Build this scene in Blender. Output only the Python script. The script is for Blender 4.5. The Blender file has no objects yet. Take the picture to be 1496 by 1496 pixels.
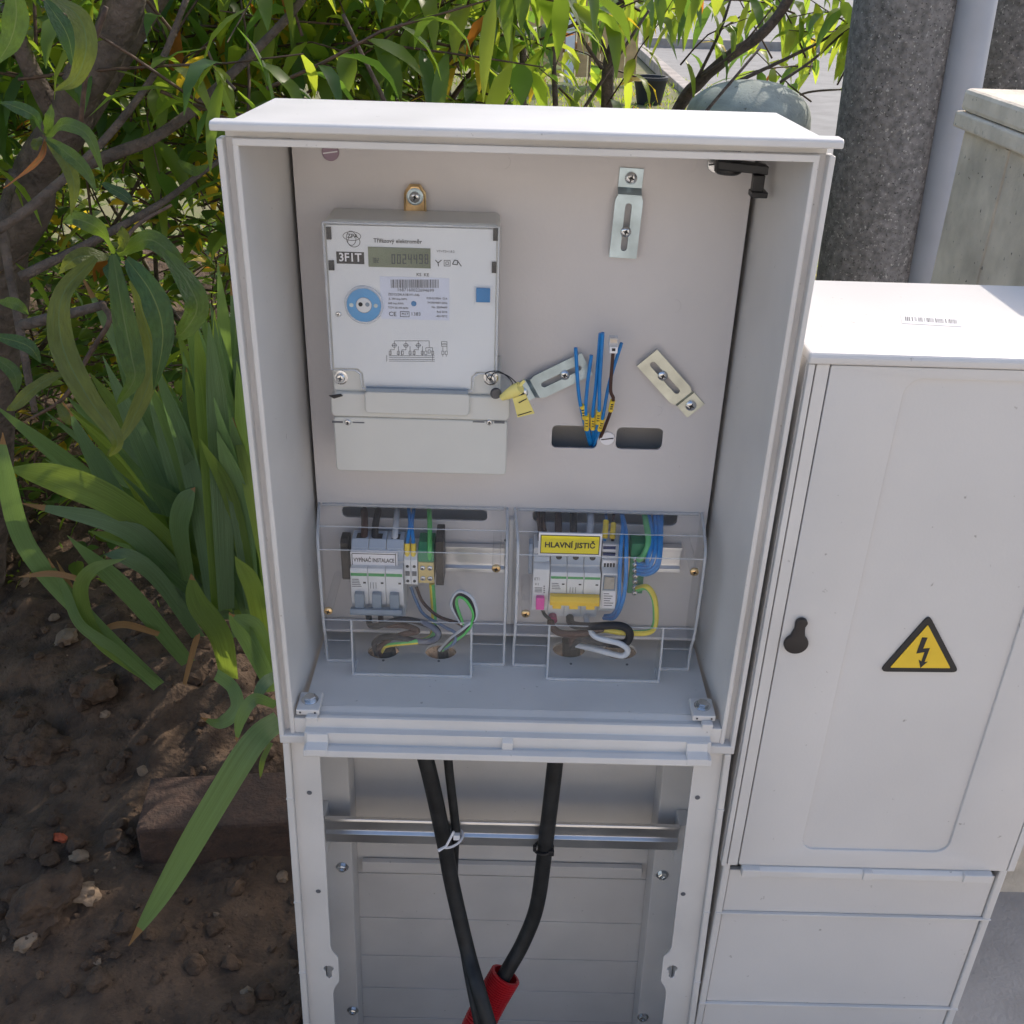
import bpy, bmesh, math, random
from mathutils import Vector, Matrix, Euler, noise
R_ = math.radians
sc = bpy.context.scene
COL = sc.collection
random.seed(7)
# ------------------------------------------------------------------ camera, sky, sun, exposure
CAM = Vector((-0.00953, -0.87175, 0.77708))
EUL = Euler((1.06637, -0.0266955, 0.0070851), 'XYZ')
FPX = 1511.9                                   # focal length in photograph pixels (1496 px wide)
cd = bpy.data.cameras.new('camera'); cam = bpy.data.objects.new('camera', cd); COL.objects.link(cam)
cam.location = CAM; cam.rotation_euler = EUL
cd.sensor_width = 36; cd.lens = FPX / 1496 * 36; cd.clip_start = .02; cd.clip_end = 400
sc.camera = cam
SUN_TO = Vector((.75, .90, 1.0)).normalized()
w = bpy.data.worlds.new('World'); sc.world = w; w.use_nodes = True
nt = w.node_tree; nt.nodes.clear()
sky = nt.nodes.new('ShaderNodeTexSky'); sky.sky_type = 'NISHITA'; sky.sun_disc = False
sky.sun_elevation = math.asin(SUN_TO.z); sky.sun_rotation = math.atan2(SUN_TO.x, SUN_TO.y)
sky.air_density = 1.0; sky.dust_density = 2.5; sky.ozone_density = 1.0
bg = nt.nodes.new('ShaderNodeBackground'); bg.inputs[1].default_value = .15
wo = nt.nodes.new('ShaderNodeOutputWorld')
nt.links.new(sky.outputs[0], bg.inputs[0]); nt.links.new(bg.outputs[0], wo.inputs[0])
sd = bpy.data.lights.new('sun', 'SUN'); sd.energy = 2.0; sd.angle = R_(.55); sd.color = (1, .89, .77)
sun = bpy.data.objects.new('sun', sd); COL.objects.link(sun)
sun.rotation_euler = SUN_TO.to_track_quat('Z', 'Y').to_euler()
vs = sc.view_settings; vs.view_transform = 'Standard'; vs.look = 'None'; vs.exposure = 0.80; vs.gamma = 1
sc.cycles.use_denoising = True; sc.cycles.max_bounces = 8; sc.cycles.diffuse_bounces = 4
sc.cycles.transparent_max_bounces = 20; sc.cycles.sample_clamp_indirect = 6

CM = EUL.to_matrix()
def U(px, py, **k):
    """the point of the scene plane x=, y= or z= that the photograph shows at a pixel"""
    d = CM @ Vector(((px - 748) / FPX, -(py - 748) / FPX, -1))
    a, v = list(k.items())[0]; i = 'xyz'.index(a)
    return CAM + d * ((v - CAM[i]) / d[i])
def PXM(y, py=700):                              # metres per pixel on the plane y
    return (U(760, py, y=y) - U(740, py, y=y)).length / 20

# ------------------------------------------------------------------ materials
MATS = {}
def mat(name, col, rough=.5, metal=0., var=.06, scale=30., bump=0., bscale=None, spec=.5, coat=0., trans=None, tfac=.35, spots=None, col2=None, uv=None, spots2=None):
    if name in MATS: return MATS[name]
    m = bpy.data.materials.new(name); m.use_nodes = True; n = m.node_tree.nodes; L = m.node_tree.links
    b = n['Principled BSDF']; out = n['Material Output']
    b.inputs['Roughness'].default_value = rough; b.inputs['Metallic'].default_value = metal
    b.inputs['Specular IOR Level'].default_value = spec; b.inputs['Coat Weight'].default_value = coat
    tc = n.new('ShaderNodeTexCoord'); nz = n.new('ShaderNodeTexNoise'); nz.inputs['Scale'].default_value = scale
    nz.inputs['Detail'].default_value = 6
    vec = tc.outputs['Object']
    if uv:
        mp_ = n.new('ShaderNodeMapping'); mp_.inputs['Scale'].default_value = (uv[0], uv[1], 1); L.new(tc.outputs['UV'], mp_.inputs['Vector']); vec = mp_.outputs[0]
        nz.inputs['Scale'].default_value = 1.
    L.new(vec, nz.inputs['Vector'])
    mx = n.new('ShaderNodeMix'); mx.data_type = 'RGBA'
    c2 = col2 if col2 else tuple(max(0, c * (1 - var * 2)) for c in col)
    mx.inputs[6].default_value = (*c2, 1); mx.inputs[7].default_value = (*[min(1, c * (1 + (var if not col2 else 0))) for c in col], 1)
    mr = n.new('ShaderNodeMapRange'); mr.inputs[1].default_value = .3; mr.inputs[2].default_value = .7
    L.new(nz.outputs[0], mr.inputs[0]); L.new(mr.outputs[0], mx.inputs[0])
    csock = mx.outputs[2]
    for spots in [q for q in (spots, spots2) if q]:      # (colour, scale, threshold)
        n2 = n.new('ShaderNodeTexNoise'); n2.inputs['Scale'].default_value = spots[1]; n2.inputs['Detail'].default_value = 3
        L.new(tc.outputs['Object'], n2.inputs['Vector'])
        r2 = n.new('ShaderNodeMapRange'); r2.inputs[1].default_value = spots[2]; r2.inputs[2].default_value = spots[2] + .05
        L.new(n2.outputs[0], r2.inputs[0])
        m2 = n.new('ShaderNodeMix'); m2.data_type = 'RGBA'; L.new(r2.outputs[0], m2.inputs[0]); L.new(csock, m2.inputs[6])
        m2.inputs[7].default_value = (*spots[0], 1); csock = m2.outputs[2]
    L.new(csock, b.inputs['Base Color'])
    rr = n.new('ShaderNodeMapRange'); rr.inputs[3].default_value = max(.02, rough - .08); rr.inputs[4].default_value = min(1, rough + .08)
    L.new(nz.outputs[0], rr.inputs[0]); L.new(rr.outputs[0], b.inputs['Roughness'])
    if bump:
        nb = n.new('ShaderNodeTexNoise'); nb.inputs['Scale'].default_value = bscale or scale * 3; nb.inputs['Detail'].default_value = 8
        if uv: nb.inputs['Scale'].default_value = 1.3
        L.new(vec, nb.inputs['Vector'])
        bp = n.new('ShaderNodeBump'); bp.inputs['Strength'].default_value = bump; bp.inputs['Distance'].default_value = .01
        L.new(nb.outputs[0], bp.inputs['Height']); L.new(bp.outputs[0], b.inputs['Normal'])
    if trans:
        tb = n.new('ShaderNodeBsdfTranslucent'); tb.inputs[0].default_value = (*trans, 1)
        ms = n.new('ShaderNodeMixShader'); ms.inputs[0].default_value = tfac
        L.new(b.outputs[0], ms.inputs[1]); L.new(tb.outputs[0], ms.inputs[2]); L.new(ms.outputs[0], out.inputs[0])
    MATS[name] = m; return m
def clear_mat(name, tint, gloss_ior=1.45, rough=.06, milky=0.):
    m = bpy.data.materials.new(name); m.use_nodes = True; n = m.node_tree.nodes; L = m.node_tree.links
    n.remove(n['Principled BSDF']); out = n['Material Output']
    t = n.new('ShaderNodeBsdfTransparent'); t.inputs[0].default_value = (*tint, 1)
    g = n.new('ShaderNodeBsdfGlossy'); g.inputs['Roughness'].default_value = rough
    ge = n.new('ShaderNodeNewGeometry'); dt = n.new('ShaderNodeVectorMath'); dt.operation = 'DOT_PRODUCT'
    L.new(ge.outputs['Incoming'], dt.inputs[0]); L.new(ge.outputs['Normal'], dt.inputs[1])
    def mth(op, a, b=None):
        q = n.new('ShaderNodeMath'); q.operation = op
        for i, v in enumerate((a, b)):
            if v is None: continue
            if isinstance(v, (int, float)): q.inputs[i].default_value = v
            else: L.new(v, q.inputs[i])
        return q.outputs[0]
    f1 = mth('POWER', mth('SUBTRACT', 1., mth('ABSOLUTE', dt.outputs['Value'])), 5.)
    f = mth('ADD', mth('MULTIPLY', f1, .94), .03)
    s = n.new('ShaderNodeMixShader'); L.new(f, s.inputs[0]); L.new(t.outputs[0], s.inputs[1]); L.new(g.outputs[0], s.inputs[2])
    o = s.outputs[0]
    if milky:
        d = n.new('ShaderNodeBsdfDiffuse'); d.inputs[0].default_value = (.88, .90, .93, 1)
        s2 = n.new('ShaderNodeMixShader'); s2.inputs[0].default_value = milky
        L.new(o, s2.inputs[1]); L.new(d.outputs[0], s2.inputs[2]); o = s2.outputs[0]
    L.new(o, out.inputs[0]); MATS[name] = m; return m

SHELL = mat('cabinet_plastic', (.66, .64, .62), .42, var=.045, scale=9, bump=.025, bscale=260, spots=((.42, .40, .38), 150, .72))
PLATE = mat('plate_plastic', (.60, .575, .575), .48, var=.03, scale=6, bump=.03, bscale=240, spots=((.47, .44, .43), 130, .73))
DOORM = mat('door_plastic', (.65, .63, .615), .38, var=.03, scale=5, bump=.03, bscale=300, spots=((.38, .36, .34), 90, .72))
METERM = mat('meter_plastic', (.60, .60, .57), .4, var=.02, scale=14)
FACE = mat('meter_faceplate', (.74, .76, .78), .35, var=.02, scale=10)
ZINC = mat('zinc_steel', (.47, .57, .62), .34, 1., var=.12, scale=45, bump=.04, bscale=200)
STEEL = mat('screw_steel', (.70, .71, .72), .22, 1., var=.1, scale=90)
ALU = mat('rail_steel', (.74, .74, .75), .3, 1., var=.06, scale=20)
BRASS = mat('passivated_brass', (.72, .50, .26), .3, 1., var=.2, scale=80)
BLACK = mat('black_plastic', (.016, .016, .018), .42, var=.2, scale=40)
RUBBER = mat('black_rubber_sheath', (.014, .015, .016), .58, var=.35, scale=60, bump=.08, bscale=300)
DARKBR = mat('dark_brown_plastic', (.035, .026, .022), .45, var=.2)
DEVW = mat('device_white_plastic', (.68, .69, .70), .4, var=.02)
DEVG = mat('device_grey_plastic', (.40, .46, .55), .42, var=.03)
DEVD = mat('device_handle_grey', (.22, .27, .33), .42, var=.04)
GREENP = mat('green_print', (.06, .32, .10), .5, var=.02)
PINK = mat('pink_plastic', (.72, .06, .36), .4, var=.05)
YELP = mat('yellow_plastic', (.85, .55, .02), .38, var=.05)
YELS = mat('yellow_sticker', (.88, .74, .03), .4, var=.03)
YELL = mat('yellow_sleeve', (.85, .62, .06), .45, var=.08, scale=120)
PALEY = mat('pale_yellow_tag', (.82, .72, .24), .45, var=.05)
WHITE = mat('white_sticker', (.80, .79, .82), .4, var=.02)
LABEL = mat('bluish_label_paper', (.66, .70, .82), .4, var=.02)
INK = mat('black_ink', (.015, .015, .018), .5, var=.05)
INKG = mat('grey_ink', (.12, .125, .14), .5, var=.05)
LCD = mat('lcd_glass', (.17, .20, .13), .15, var=.12, scale=12)
LCDI = mat('lcd_segment', (.035, .05, .05), .4, var=.02)
BLUEP = mat('blue_plastic', (.03, .20, .46), .35, var=.05)
BLUEL = mat('light_blue_plastic', (.10, .33, .62), .3, var=.05)
WBLUE = mat('blue_wire', (.01, .21, .58), .38, var=.08, scale=80)
WBROWN = mat('brown_wire', (.06, .025, .018), .6, var=.1, scale=80)
WBLACK = mat('black_wire', (.018, .018, .022), .6, var=.1, scale=80)
WGREY = mat('grey_wire', (.48, .51, .56), .42, var=.05, scale=80)
WGREEN = mat('green_wire', (.10, .48, .12), .4, var=.06, scale=80)
WYEL = mat('yellow_wire', (.72, .58, .04), .4, var=.06, scale=80)
TERMG = mat('green_terminal', (.02, .22, .10), .4, var=.06)
TERMY = mat('yellow_terminal', (.62, .48, .20), .4, var=.06)
RED = mat('red_conduit_plastic', (.46, .012, .018), .35, var=.06)
CLEAR = clear_mat('clear_polycarbonate', (.98, .983, .987), milky=.008)
CLEARE = clear_mat('clear_polycarbonate_edge', (.90, .92, .94), rough=.12, milky=.36)  # milky white mixed in to stand for bright highlights along the edges
PINKM = mat('mauve_plastic', (.30, .21, .27), .4, var=.05)
CONC = mat('pole_concrete', (.29, .275, .265), .9, var=.3, scale=60, bump=.6, bscale=90, spots=((.46, .44, .41), 150, .63), spots2=((.07, .067, .064), 190, .62), col2=(.12, .115, .11))
CONCP = mat('pillar_concrete', (.70, .62, .51), .85, var=.16, scale=14, bump=.25, bscale=120, spots=((.36, .32, .26), 22, .70), spots2=((.13, .12, .10), 120, .69))
CONCD = mat('dome_concrete', (.34, .39, .37), .85, var=.12, scale=24, bump=.15, bscale=160, spots=((.16, .17, .15), 70, .66))
PIPE = mat('grey_pipe', (.40, .42, .47), .45, var=.04, scale=10)
BARK = mat('bark', (.15, .115, .095), .85, var=.35, scale=45, bump=.8, bscale=110, col2=(.06, .047, .04))
TWIG = mat('twig_bark', (.10, .06, .04), .75, var=.3, scale=90)
SOIL = mat('soil', (.125, .080, .050), .95, var=.4, scale=22, bump=.9, bscale=90, col2=(.04, .025, .016), spots=((.17, .12, .08), 90, .72))
CLODM = mat('clod_soil', (.115, .072, .044), .95, var=.4, scale=30, bump=.9, bscale=80, col2=(.045, .028, .018))
STONE = mat('tan_stone', (.23, .165, .11), .85, var=.2, scale=40, bump=.4, bscale=120)
BRICK = mat('old_brick', (.085, .05, .036), .95, var=.35, scale=40, bump=.7, bscale=140, col2=(.045, .03, .024))
GRASSG = mat('lawn_ground', (.16, .18, .06), .9, var=.3, scale=9, bump=.5, bscale=60, col2=(.22, .19, .11))
ASPH = mat('road_asphalt', (.27, .265, .255), .9, var=.1, scale=5, bump=.2, bscale=200)
PATHM = mat('path_concrete', (.42, .38, .345), .9, var=.18, scale=6, bump=.3, bscale=150)
WOOD = mat('pale_wood', (.60, .40, .19), .6, var=.12, scale=14)
LEAFS = [mat('leaf_green', (.075, .14, .022), .42, var=.2, scale=14, trans=(.42, .60, .05), tfac=.5),
         mat('leaf_deep_green', (.045, .105, .024), .40, var=.2, scale=14, trans=(.24, .44, .05), tfac=.42),
         mat('leaf_light_green', (.12, .19, .025), .42, var=.2, scale=14, trans=(.62, .74, .06), tfac=.55),
         mat('leaf_yellow', (.50, .36, .03), .45, var=.2, scale=14, trans=(.9, .66, .04), tfac=.5),
         mat('leaf_orange', (.40, .15, .03), .5, var=.2, scale=14, trans=(.75, .28, .04), tfac=.45)]
RIB = mat('leaf_midrib', (.11, .15, .05), .5, var=.1, scale=14, trans=(.3, .42, .06), tfac=.3)
IRIS = [mat('iris_green', (.125, .205, .085), .40, var=.22, trans=(.32, .50, .09), tfac=.34, bump=.35, uv=(26, 2.2)),
        mat('iris_blue_green', (.125, .20, .11), .40, var=.22, trans=(.22, .38, .09), tfac=.3, bump=.35, uv=(26, 2.2)),
        mat('iris_yellow_green', (.13, .20, .055), .40, var=.24, trans=(.40, .54, .06), tfac=.36, bump=.35, uv=(26, 2.2)),
        mat('iris_dry', (.34, .20, .09), .6, var=.25, trans=(.5, .28, .08), tfac=.3, bump=.4, uv=(22, 3), col2=(.20, .11, .05))]
NLEAF = [mat('near_leaf_green', (.052, .098, .022), .42, var=.25, trans=(.26, .40, .04), tfac=.34, bump=.4, uv=(7, 16)),  # leaf greens copied darker: the front cluster's shade put into the colour
         mat('near_leaf_deep_green', (.034, .078, .026), .42, var=.25, trans=(.15, .30, .04), tfac=.28, bump=.4, uv=(7, 16)),
         mat('near_leaf_olive', (.085, .11, .022), .42, var=.25, trans=(.40, .46, .04), tfac=.36, bump=.4, uv=(7, 16)),
         mat('near_leaf_yellow', (.40, .28, .03), .45, var=.2, trans=(.7, .5, .04), tfac=.4, uv=(7, 12)),
         mat('near_leaf_orange', (.40, .15, .03), .5, var=.3, trans=(.6, .22, .04), tfac=.35, uv=(7, 12), col2=(.16, .05, .02))]

# ------------------------------------------------------------------ mesh helpers
class MB:
    def __init__(s): s.v = []; s.f = []; s.m = []
    def add(s, vs, fs, mi=0):
        o = len(s.v); s.v += [tuple(v) for v in vs]; s.f += [tuple(i + o for i in f) for f in fs]; s.m += [mi] * len(fs); return s
    def box(s, x0, x1, y0, y1, z0, z1, mi=0, M=None):
        v = [Vector(p) for p in ((x0, y0, z0), (x1, y0, z0), (x1, y1, z0), (x0, y1, z0), (x0, y0, z1), (x1, y0, z1), (x1, y1, z1), (x0, y1, z1))]
        if M: v = [M @ p for p in v]
        return s.add(v, [(0, 3, 2, 1), (4, 5, 6, 7), (0, 1, 5, 4), (1, 2, 6, 5), (2, 3, 7, 6), (3, 0, 4, 7)], mi)
    def pbox(s, px0, py0, px1, py1, y, yb, mi=0):       # box whose front face fills a pixel rectangle on plane y
        a = U((px0 + px1) / 2, py0, y=y); b = U((px0 + px1) / 2, py1, y=y); c = U(px0, (py0 + py1) / 2, y=y); d = U(px1, (py0 + py1) / 2, y=y)
        return s.box(c.x, d.x, y, yb, b.z, a.z, mi)
    def prism(s, poly, fn, a, b, mi=0):                  # poly of (u,v); fn(u,v,t)->point
        n = len(poly); v = [fn(u, q, a) for u, q in poly] + [fn(u, q, b) for u, q in poly]
        f = [tuple(range(n - 1, -1, -1)), tuple(range(n, 2 * n))] + [(i, (i + 1) % n, n + (i + 1) % n, n + i) for i in range(n)]
        return s.add(v, f, mi)
    def tube(s, pts, r, k=10, mi=0, cap=True):
        pts = [Vector(p) for p in pts]; n = len(pts); rs = r if isinstance(r, (list, tuple)) else [r] * n
        up = Vector((0, 0, 1)); T = [(pts[min(i + 1, n - 1)] - pts[max(i - 1, 0)]).normalized() for i in range(n)]
        a = T[0].cross(up); a = a if a.length > .1 else T[0].cross(Vector((1, 0, 0))); a.normalize(); vs = []
        for i in range(n):
            a = (a - T[i] * a.dot(T[i])).normalized(); b = T[i].cross(a)
            vs += [pts[i] + (a * math.cos(2 * math.pi * j / k) + b * math.sin(2 * math.pi * j / k)) * rs[i] for j in range(k)]
        fs = [(i * k + j, i * k + (j + 1) % k, (i + 1) * k + (j + 1) % k, (i + 1) * k + j) for i in range(n - 1) for j in range(k)]
        if cap: fs += [tuple(range(k - 1, -1, -1)), tuple(range((n - 1) * k, n * k))]
        return s.add(vs, fs, mi)
    def lathe(s, prof, c, ax=(0, -1, 0), k=20, mi=0):    # prof of (radius, height along ax)
        ax = Vector(ax).normalized(); a = ax.orthogonal().normalized(); b = ax.cross(a); c = Vector(c); vs = []
        for r, h in prof: vs += [c + ax * h + (a * math.cos(2 * math.pi * j / k) + b * math.sin(2 * math.pi * j / k)) * r for j in range(k)]
        n = len(prof); fs = [(i * k + j, i * k + (j + 1) % k, (i + 1) * k + (j + 1) % k, (i + 1) * k + j) for i in range(n - 1) for j in range(k)]
        fs += [tuple(range(k - 1, -1, -1)), tuple(range((n - 1) * k, n * k))]
        return s.add(vs, fs, mi)
    def mesh(s, name):
        me = bpy.data.meshes.new(name); me.from_pydata(s.v, [], s.f)
        if any(s.m): me.polygons.foreach_set('material_index', s.m)
        return me
    def build(s, name, mats, parent=None, bevel=0., smooth=False, fix=True):
        me = s.mesh(name)
        if fix:
            bm = bmesh.new(); bm.from_mesh(me); bmesh.ops.recalc_face_normals(bm, faces=bm.faces); bm.to_mesh(me); bm.free()
        return link(name, me, mats, parent, bevel, smooth)
def link(name, me, mats, parent=None, bevel=0., smooth=False):
    for m in (mats if isinstance(mats, (list, tuple)) else [mats]): me.materials.append(m)
    if smooth:
        me.polygons.foreach_set('use_smooth', [True] * len(me.polygons))
        if smooth != 'all':
            try: me.set_sharp_from_angle(angle=R_(40))
            except Exception: pass
    o = bpy.data.objects.new(name, me); COL.objects.link(o)
    if parent is not None:
        o.parent = parent
        if parent.type == 'EMPTY': o.matrix_parent_inverse = Matrix.Translation(-parent.location)
    if bevel:
        b = o.modifiers.new('bevel', 'BEVEL'); b.width = bevel; b.segments = 2; b.limit_method = 'ANGLE'; b.angle_limit = R_(35)
        b.harden_normals = False
    return o
def tag(o, label, cat, group=None):
    o['label'] = label; o['category'] = cat
    if group: o['group'] = group
    return o
def kind(o, k): o['kind'] = k; return o
def thing(name, loc, label, cat, group=None):
    o = bpy.data.objects.new(name, None); COL.objects.link(o); o.location = loc; o.empty_display_size = .05
    return tag(o, label, cat, group)
def rrect(x0, x1, z0, z1, r, n=5):
    p = []
    for cx, cz, a0 in ((x1 - r, z1 - r, 0), (x0 + r, z1 - r, 90), (x0 + r, z0 + r, 180), (x1 - r, z0 + r, 270)):
        p += [(cx + r * math.cos(R_(a0 + 90 * i / n)), cz + r * math.sin(R_(a0 + 90 * i / n))) for i in range(n + 1)]
    return p
def ellip(cx, cz, a, b, n=24): return [(cx + a * math.cos(2 * math.pi * i / n), cz + b * math.sin(2 * math.pi * i / n)) for i in range(n)]
def flat(loops, thick, fn, bev=0.):
    """sheet with holes: loops of (u,v), the first the outline; fn(u,v,w) places it, w in 0..thick"""
    cu = bpy.data.curves.new('c', 'CURVE'); cu.dimensions = '2D'; cu.fill_mode = 'BOTH'; cu.extrude = thick / 2 - bev
    if bev: cu.bevel_depth = bev; cu.bevel_resolution = 1; cu.offset = -bev
    for lp in loops:
        sp = cu.splines.new('POLY'); sp.points.add(len(lp) - 1); sp.use_cyclic_u = True
        for p, (u, v) in zip(sp.points, lp): p.co = (u, v, 0, 1)
    ob = bpy.data.objects.new('c', cu); me = bpy.data.meshes.new_from_object(ob)
    for v in me.vertices: v.co = fn(v.co.x, v.co.y, v.co.z + thick / 2)
    bpy.data.objects.remove(ob); bpy.data.curves.remove(cu)
    bm = bmesh.new(); bm.from_mesh(me); bmesh.ops.remove_doubles(bm, verts=bm.verts, dist=1e-6); bmesh.ops.recalc_face_normals(bm, faces=bm.faces); bm.to_mesh(me); bm.free()
    me.materials.clear(); return me
def front(y): return lambda u, v, w: (u, y + w, v)       # sheet standing in x,z whose front face lies at y
def text(body, px, py, hpx, y, m, parent, xs=1., align='CENTER', name='lettering', bold=0.):
    cu = bpy.data.curves.new('t', 'FONT'); cu.body = body; cu.align_x = align; cu.align_y = 'CENTER'; cu.resolution_u = 2
    mp = PXM(y, py); cu.size = hpx * mp / .70; cu.extrude = .00008; cu.offset = bold * mp
    ob = bpy.data.objects.new('t', cu); me = bpy.data.meshes.new_from_object(ob)
    bpy.data.objects.remove(ob); bpy.data.curves.remove(cu); me.materials.clear()
    c = U(px, py, y=y)
    for v in me.vertices: v.co = (c.x + v.co.x * xs, y - v.co.z, c.z + v.co.y)
    return link(name, me, m, parent)
def smooth_pts(pts, n=8):
    pts = [Vector(p) for p in pts]; P = [pts[0] * 2 - pts[1]] + pts + [pts[-1] * 2 - pts[-2]]; out = []
    for i in range(1, len(P) - 2):
        a, b, c, d = P[i - 1:i + 3]
        for k in range(n):
            t = k / n
            out.append(.5 * ((2 * b) + (c - a) * t + (2 * a - 5 * b + 4 * c - d) * t * t + (3 * b - a - 3 * c + d) * t ** 3))
    out.append(pts[-1]); return out
def pp(*a): return [U(x, y, y=d) for x, y, d in a]       # pixel + depth plane -> points
def cross_screw(mb, c, r, ax=(0, -1, 0), mi=0, slot=None):
    """pan head; the cross recess is a darker raised-edge groove built from four small wedges"""
    mb.lathe([(r * 1.02, 0), (r, r * .35), (r * .75, r * .6), (r * .35, r * .68), (r * .30, r * .45), (r * .12, r * .40)], c, ax, 18, mi)
    ax = Vector(ax).normalized(); a = ax.orthogonal().normalized(); b = ax.cross(a); c = Vector(c)
    if slot is not None:
        for t in (.5, 2.07):
            d = a * math.cos(t) + b * math.sin(t); e = ax.cross(d)
            q = [c + ax * (r * .70) + d * (sx * r * .55) + e * (sy * r * .09) for sx, sy in ((-1, -1), (1, -1), (1, 1), (-1, 1))]
            q2 = [p - ax * r * .3 for p in q]
            mb.add(q + q2, [(0, 1, 2, 3), (0, 4, 5, 1), (1, 5, 6, 2), (2, 6, 7, 3), (3, 7, 4, 0)], slot)

# ================================================================== SETTING: ground, road, lawn
def heightfield(name, x0, x1, y0, y1, nx, ny, fn, m, skip=None):
    mb = MB(); vs = [(x0 + (x1 - x0) * i / nx, y0 + (y1 - y0) * j / ny) for j in range(ny + 1) for i in range(nx + 1)]
    fs = [(j * (nx + 1) + i, j * (nx + 1) + i + 1, (j + 1) * (nx + 1) + i + 1, (j + 1) * (nx + 1) + i) for j in range(ny) for i in range(nx)]
    mb.add([(x, y, fn(x, y)) for x, y in vs], fs)
    return mb.build(name, m, smooth='all', fix=False)
def soil_h(x, y):
    p = Vector((x * 3.2, y * 3.2, 1.7)); h = noise.fractal(p, 1., 2., 5) * .035
    p2 = Vector((x * 14, y * 14, 4.)); h += (noise.fractal(p2, .8, 2., 5)) * .020
    bank = 1 / (1 + math.exp(-(y - .50 + .22 * (x + .6)) * 14))      # the cut edge of the iris bed
    if abs(x) < .262 and -.62 < y < .205: return -.80            # open cable trench, carried forward unseen to let light into the pedestal
    return -.505 + .085 * bank + h * (.35 + .65 * min(1, abs(y - .08) * 2.2)) 
kind(heightfield('ground', -60, 60, -30, 160, 60, 90, lambda x, y: -.56 - (.6 if -4 < x < 4 and -3 < y < 5 else 0), GRASSG), 'structure')
kind(heightfield('garden_soil', -3.2, .28, -.76, 3.6, 300, 380, soil_h, SOIL), 'structure')
def lawn_h(x, y): return -.50 + .02 * noise.noise(Vector((x * 1.3, y * 1.3, 0)))
kind(heightfield('lawn', -9, 2.2, 3.55, 11.5, 60, 60, lawn_h, GRASSG), 'structure')
kind(heightfield('path', .285, 6, -.76, 3.58, 40, 40, lambda x, y: -.50 + .004 * noise.noise(Vector((x * 3, y * 3, 5))), PATHM), 'structure')
kind(heightfield('road', 1.75, 30, 3.4, 40, 10, 10, lambda x, y: -.478, ASPH), 'structure')
kind(heightfield('pavement', -8, 8, -8.9, -.77, 20, 20, lambda x, y: -.498, mat('pavement_slabs', (.52, .48, .42), .9, var=.1, scale=4, bump=.2, bscale=120)), 'structure')
mb = MB(); mb.box(1.62, 1.75, 3.6, 30, -.55, -.44); kind(mb.build('kerb', PATHM, bevel=.01), 'structure')
mb = MB(); mb.box(1.75, 14, 15.0, 15.16, -.5, -.36); kind(mb.build('far_kerb', PATHM, bevel=.01), 'structure')

# ================================================================== OPEN METER CABINET
cab = thing('open_meter_cabinet', (0, .09, -.56), 'tall light grey plastic electrical cabinet standing open without its door', 'cabinet')
def wall_poly(s):
    p = [(.25, 0), (.245, 0), (.245, .011), (.2385, .011), (.2385, .004), (.2335, .004), (.2235, .2045), (.2405, .2045), (.2405, .015), (.25, .015)]
    return [(s * u, v) for u, v in p]
for s in (-1, 1):
    mb = MB(); mb.prism(wall_poly(s), lambda u, v, t: (u, v, t), .0015, .6318); mb.build('side_wall', SHELL, cab, bevel=.0012)
mb = MB(); mb.box(-.2405, .2405, .2048, .212, .0, .612); mb.build('back_wall', SHELL, cab)
# roof with the front lip, recess and inner rim
mb = MB()
mb.prism([(-.0045, .638), (-.0045, .6435), (-.002, .6455), (.013, .6455), (.013, .638)], lambda u, v, t: (t, u, v), -.2535, .2535)
roof = mb.build('roof', SHELL, cab, bevel=.0012)
mb = MB(); mb.prism([(.0132, .6450), (.177, .6405), (.183, .636), (.213, .616), (.213, .6125), (.2045, .6125), (.2045, .6325), (.0132, .6325)], lambda u, v, t: (t, u, v), -.2395, .2395); mb.build('roof_slab', SHELL, roof, bevel=.0025)
mb = MB(); mb.box(-.2449, .2449, .0105, .0131, .6319, .6378); mb.build('recess_strip', SHELL, roof)
mb = MB(); mb.box(-.2383, .2383, .0038, .0102, .6258, .6316); mb.build('inner_rim', SHELL, roof, bevel=.0008)
# floor with the cable holes
FZ = .035
def fpt(px, py): p = U(px, py, z=FZ); return p.x, p.y
holes = [(560, 950, 23), (644, 951, 23), (831, 948, 24), (905, 950, 25)]
loops = [[(-.2243, .022), (.2243, .022), (.2233, .2042), (-.2233, .2042)]]
for hx, hy, hr in holes:
    c = fpt(hx, hy); r = hr * PXM(c[1], hy); loops.append(ellip(c[0], c[1], r, r * .85))
me = flat(loops, .004, lambda u, v, w: (u, v, FZ - .004 + w)); floor = link('floor', me, SHELL, cab)
for hx, hy in ((560, 965), (641, 966), (834, 970), (916, 971)):
    c = fpt(hx, hy); mb = MB(); mb.lathe([(.0016, 0), (.0016, .0006)], (c[0], c[1], FZ), (0, 0, 1), 10); mb.build('drill_mark', INKG, floor)
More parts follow.
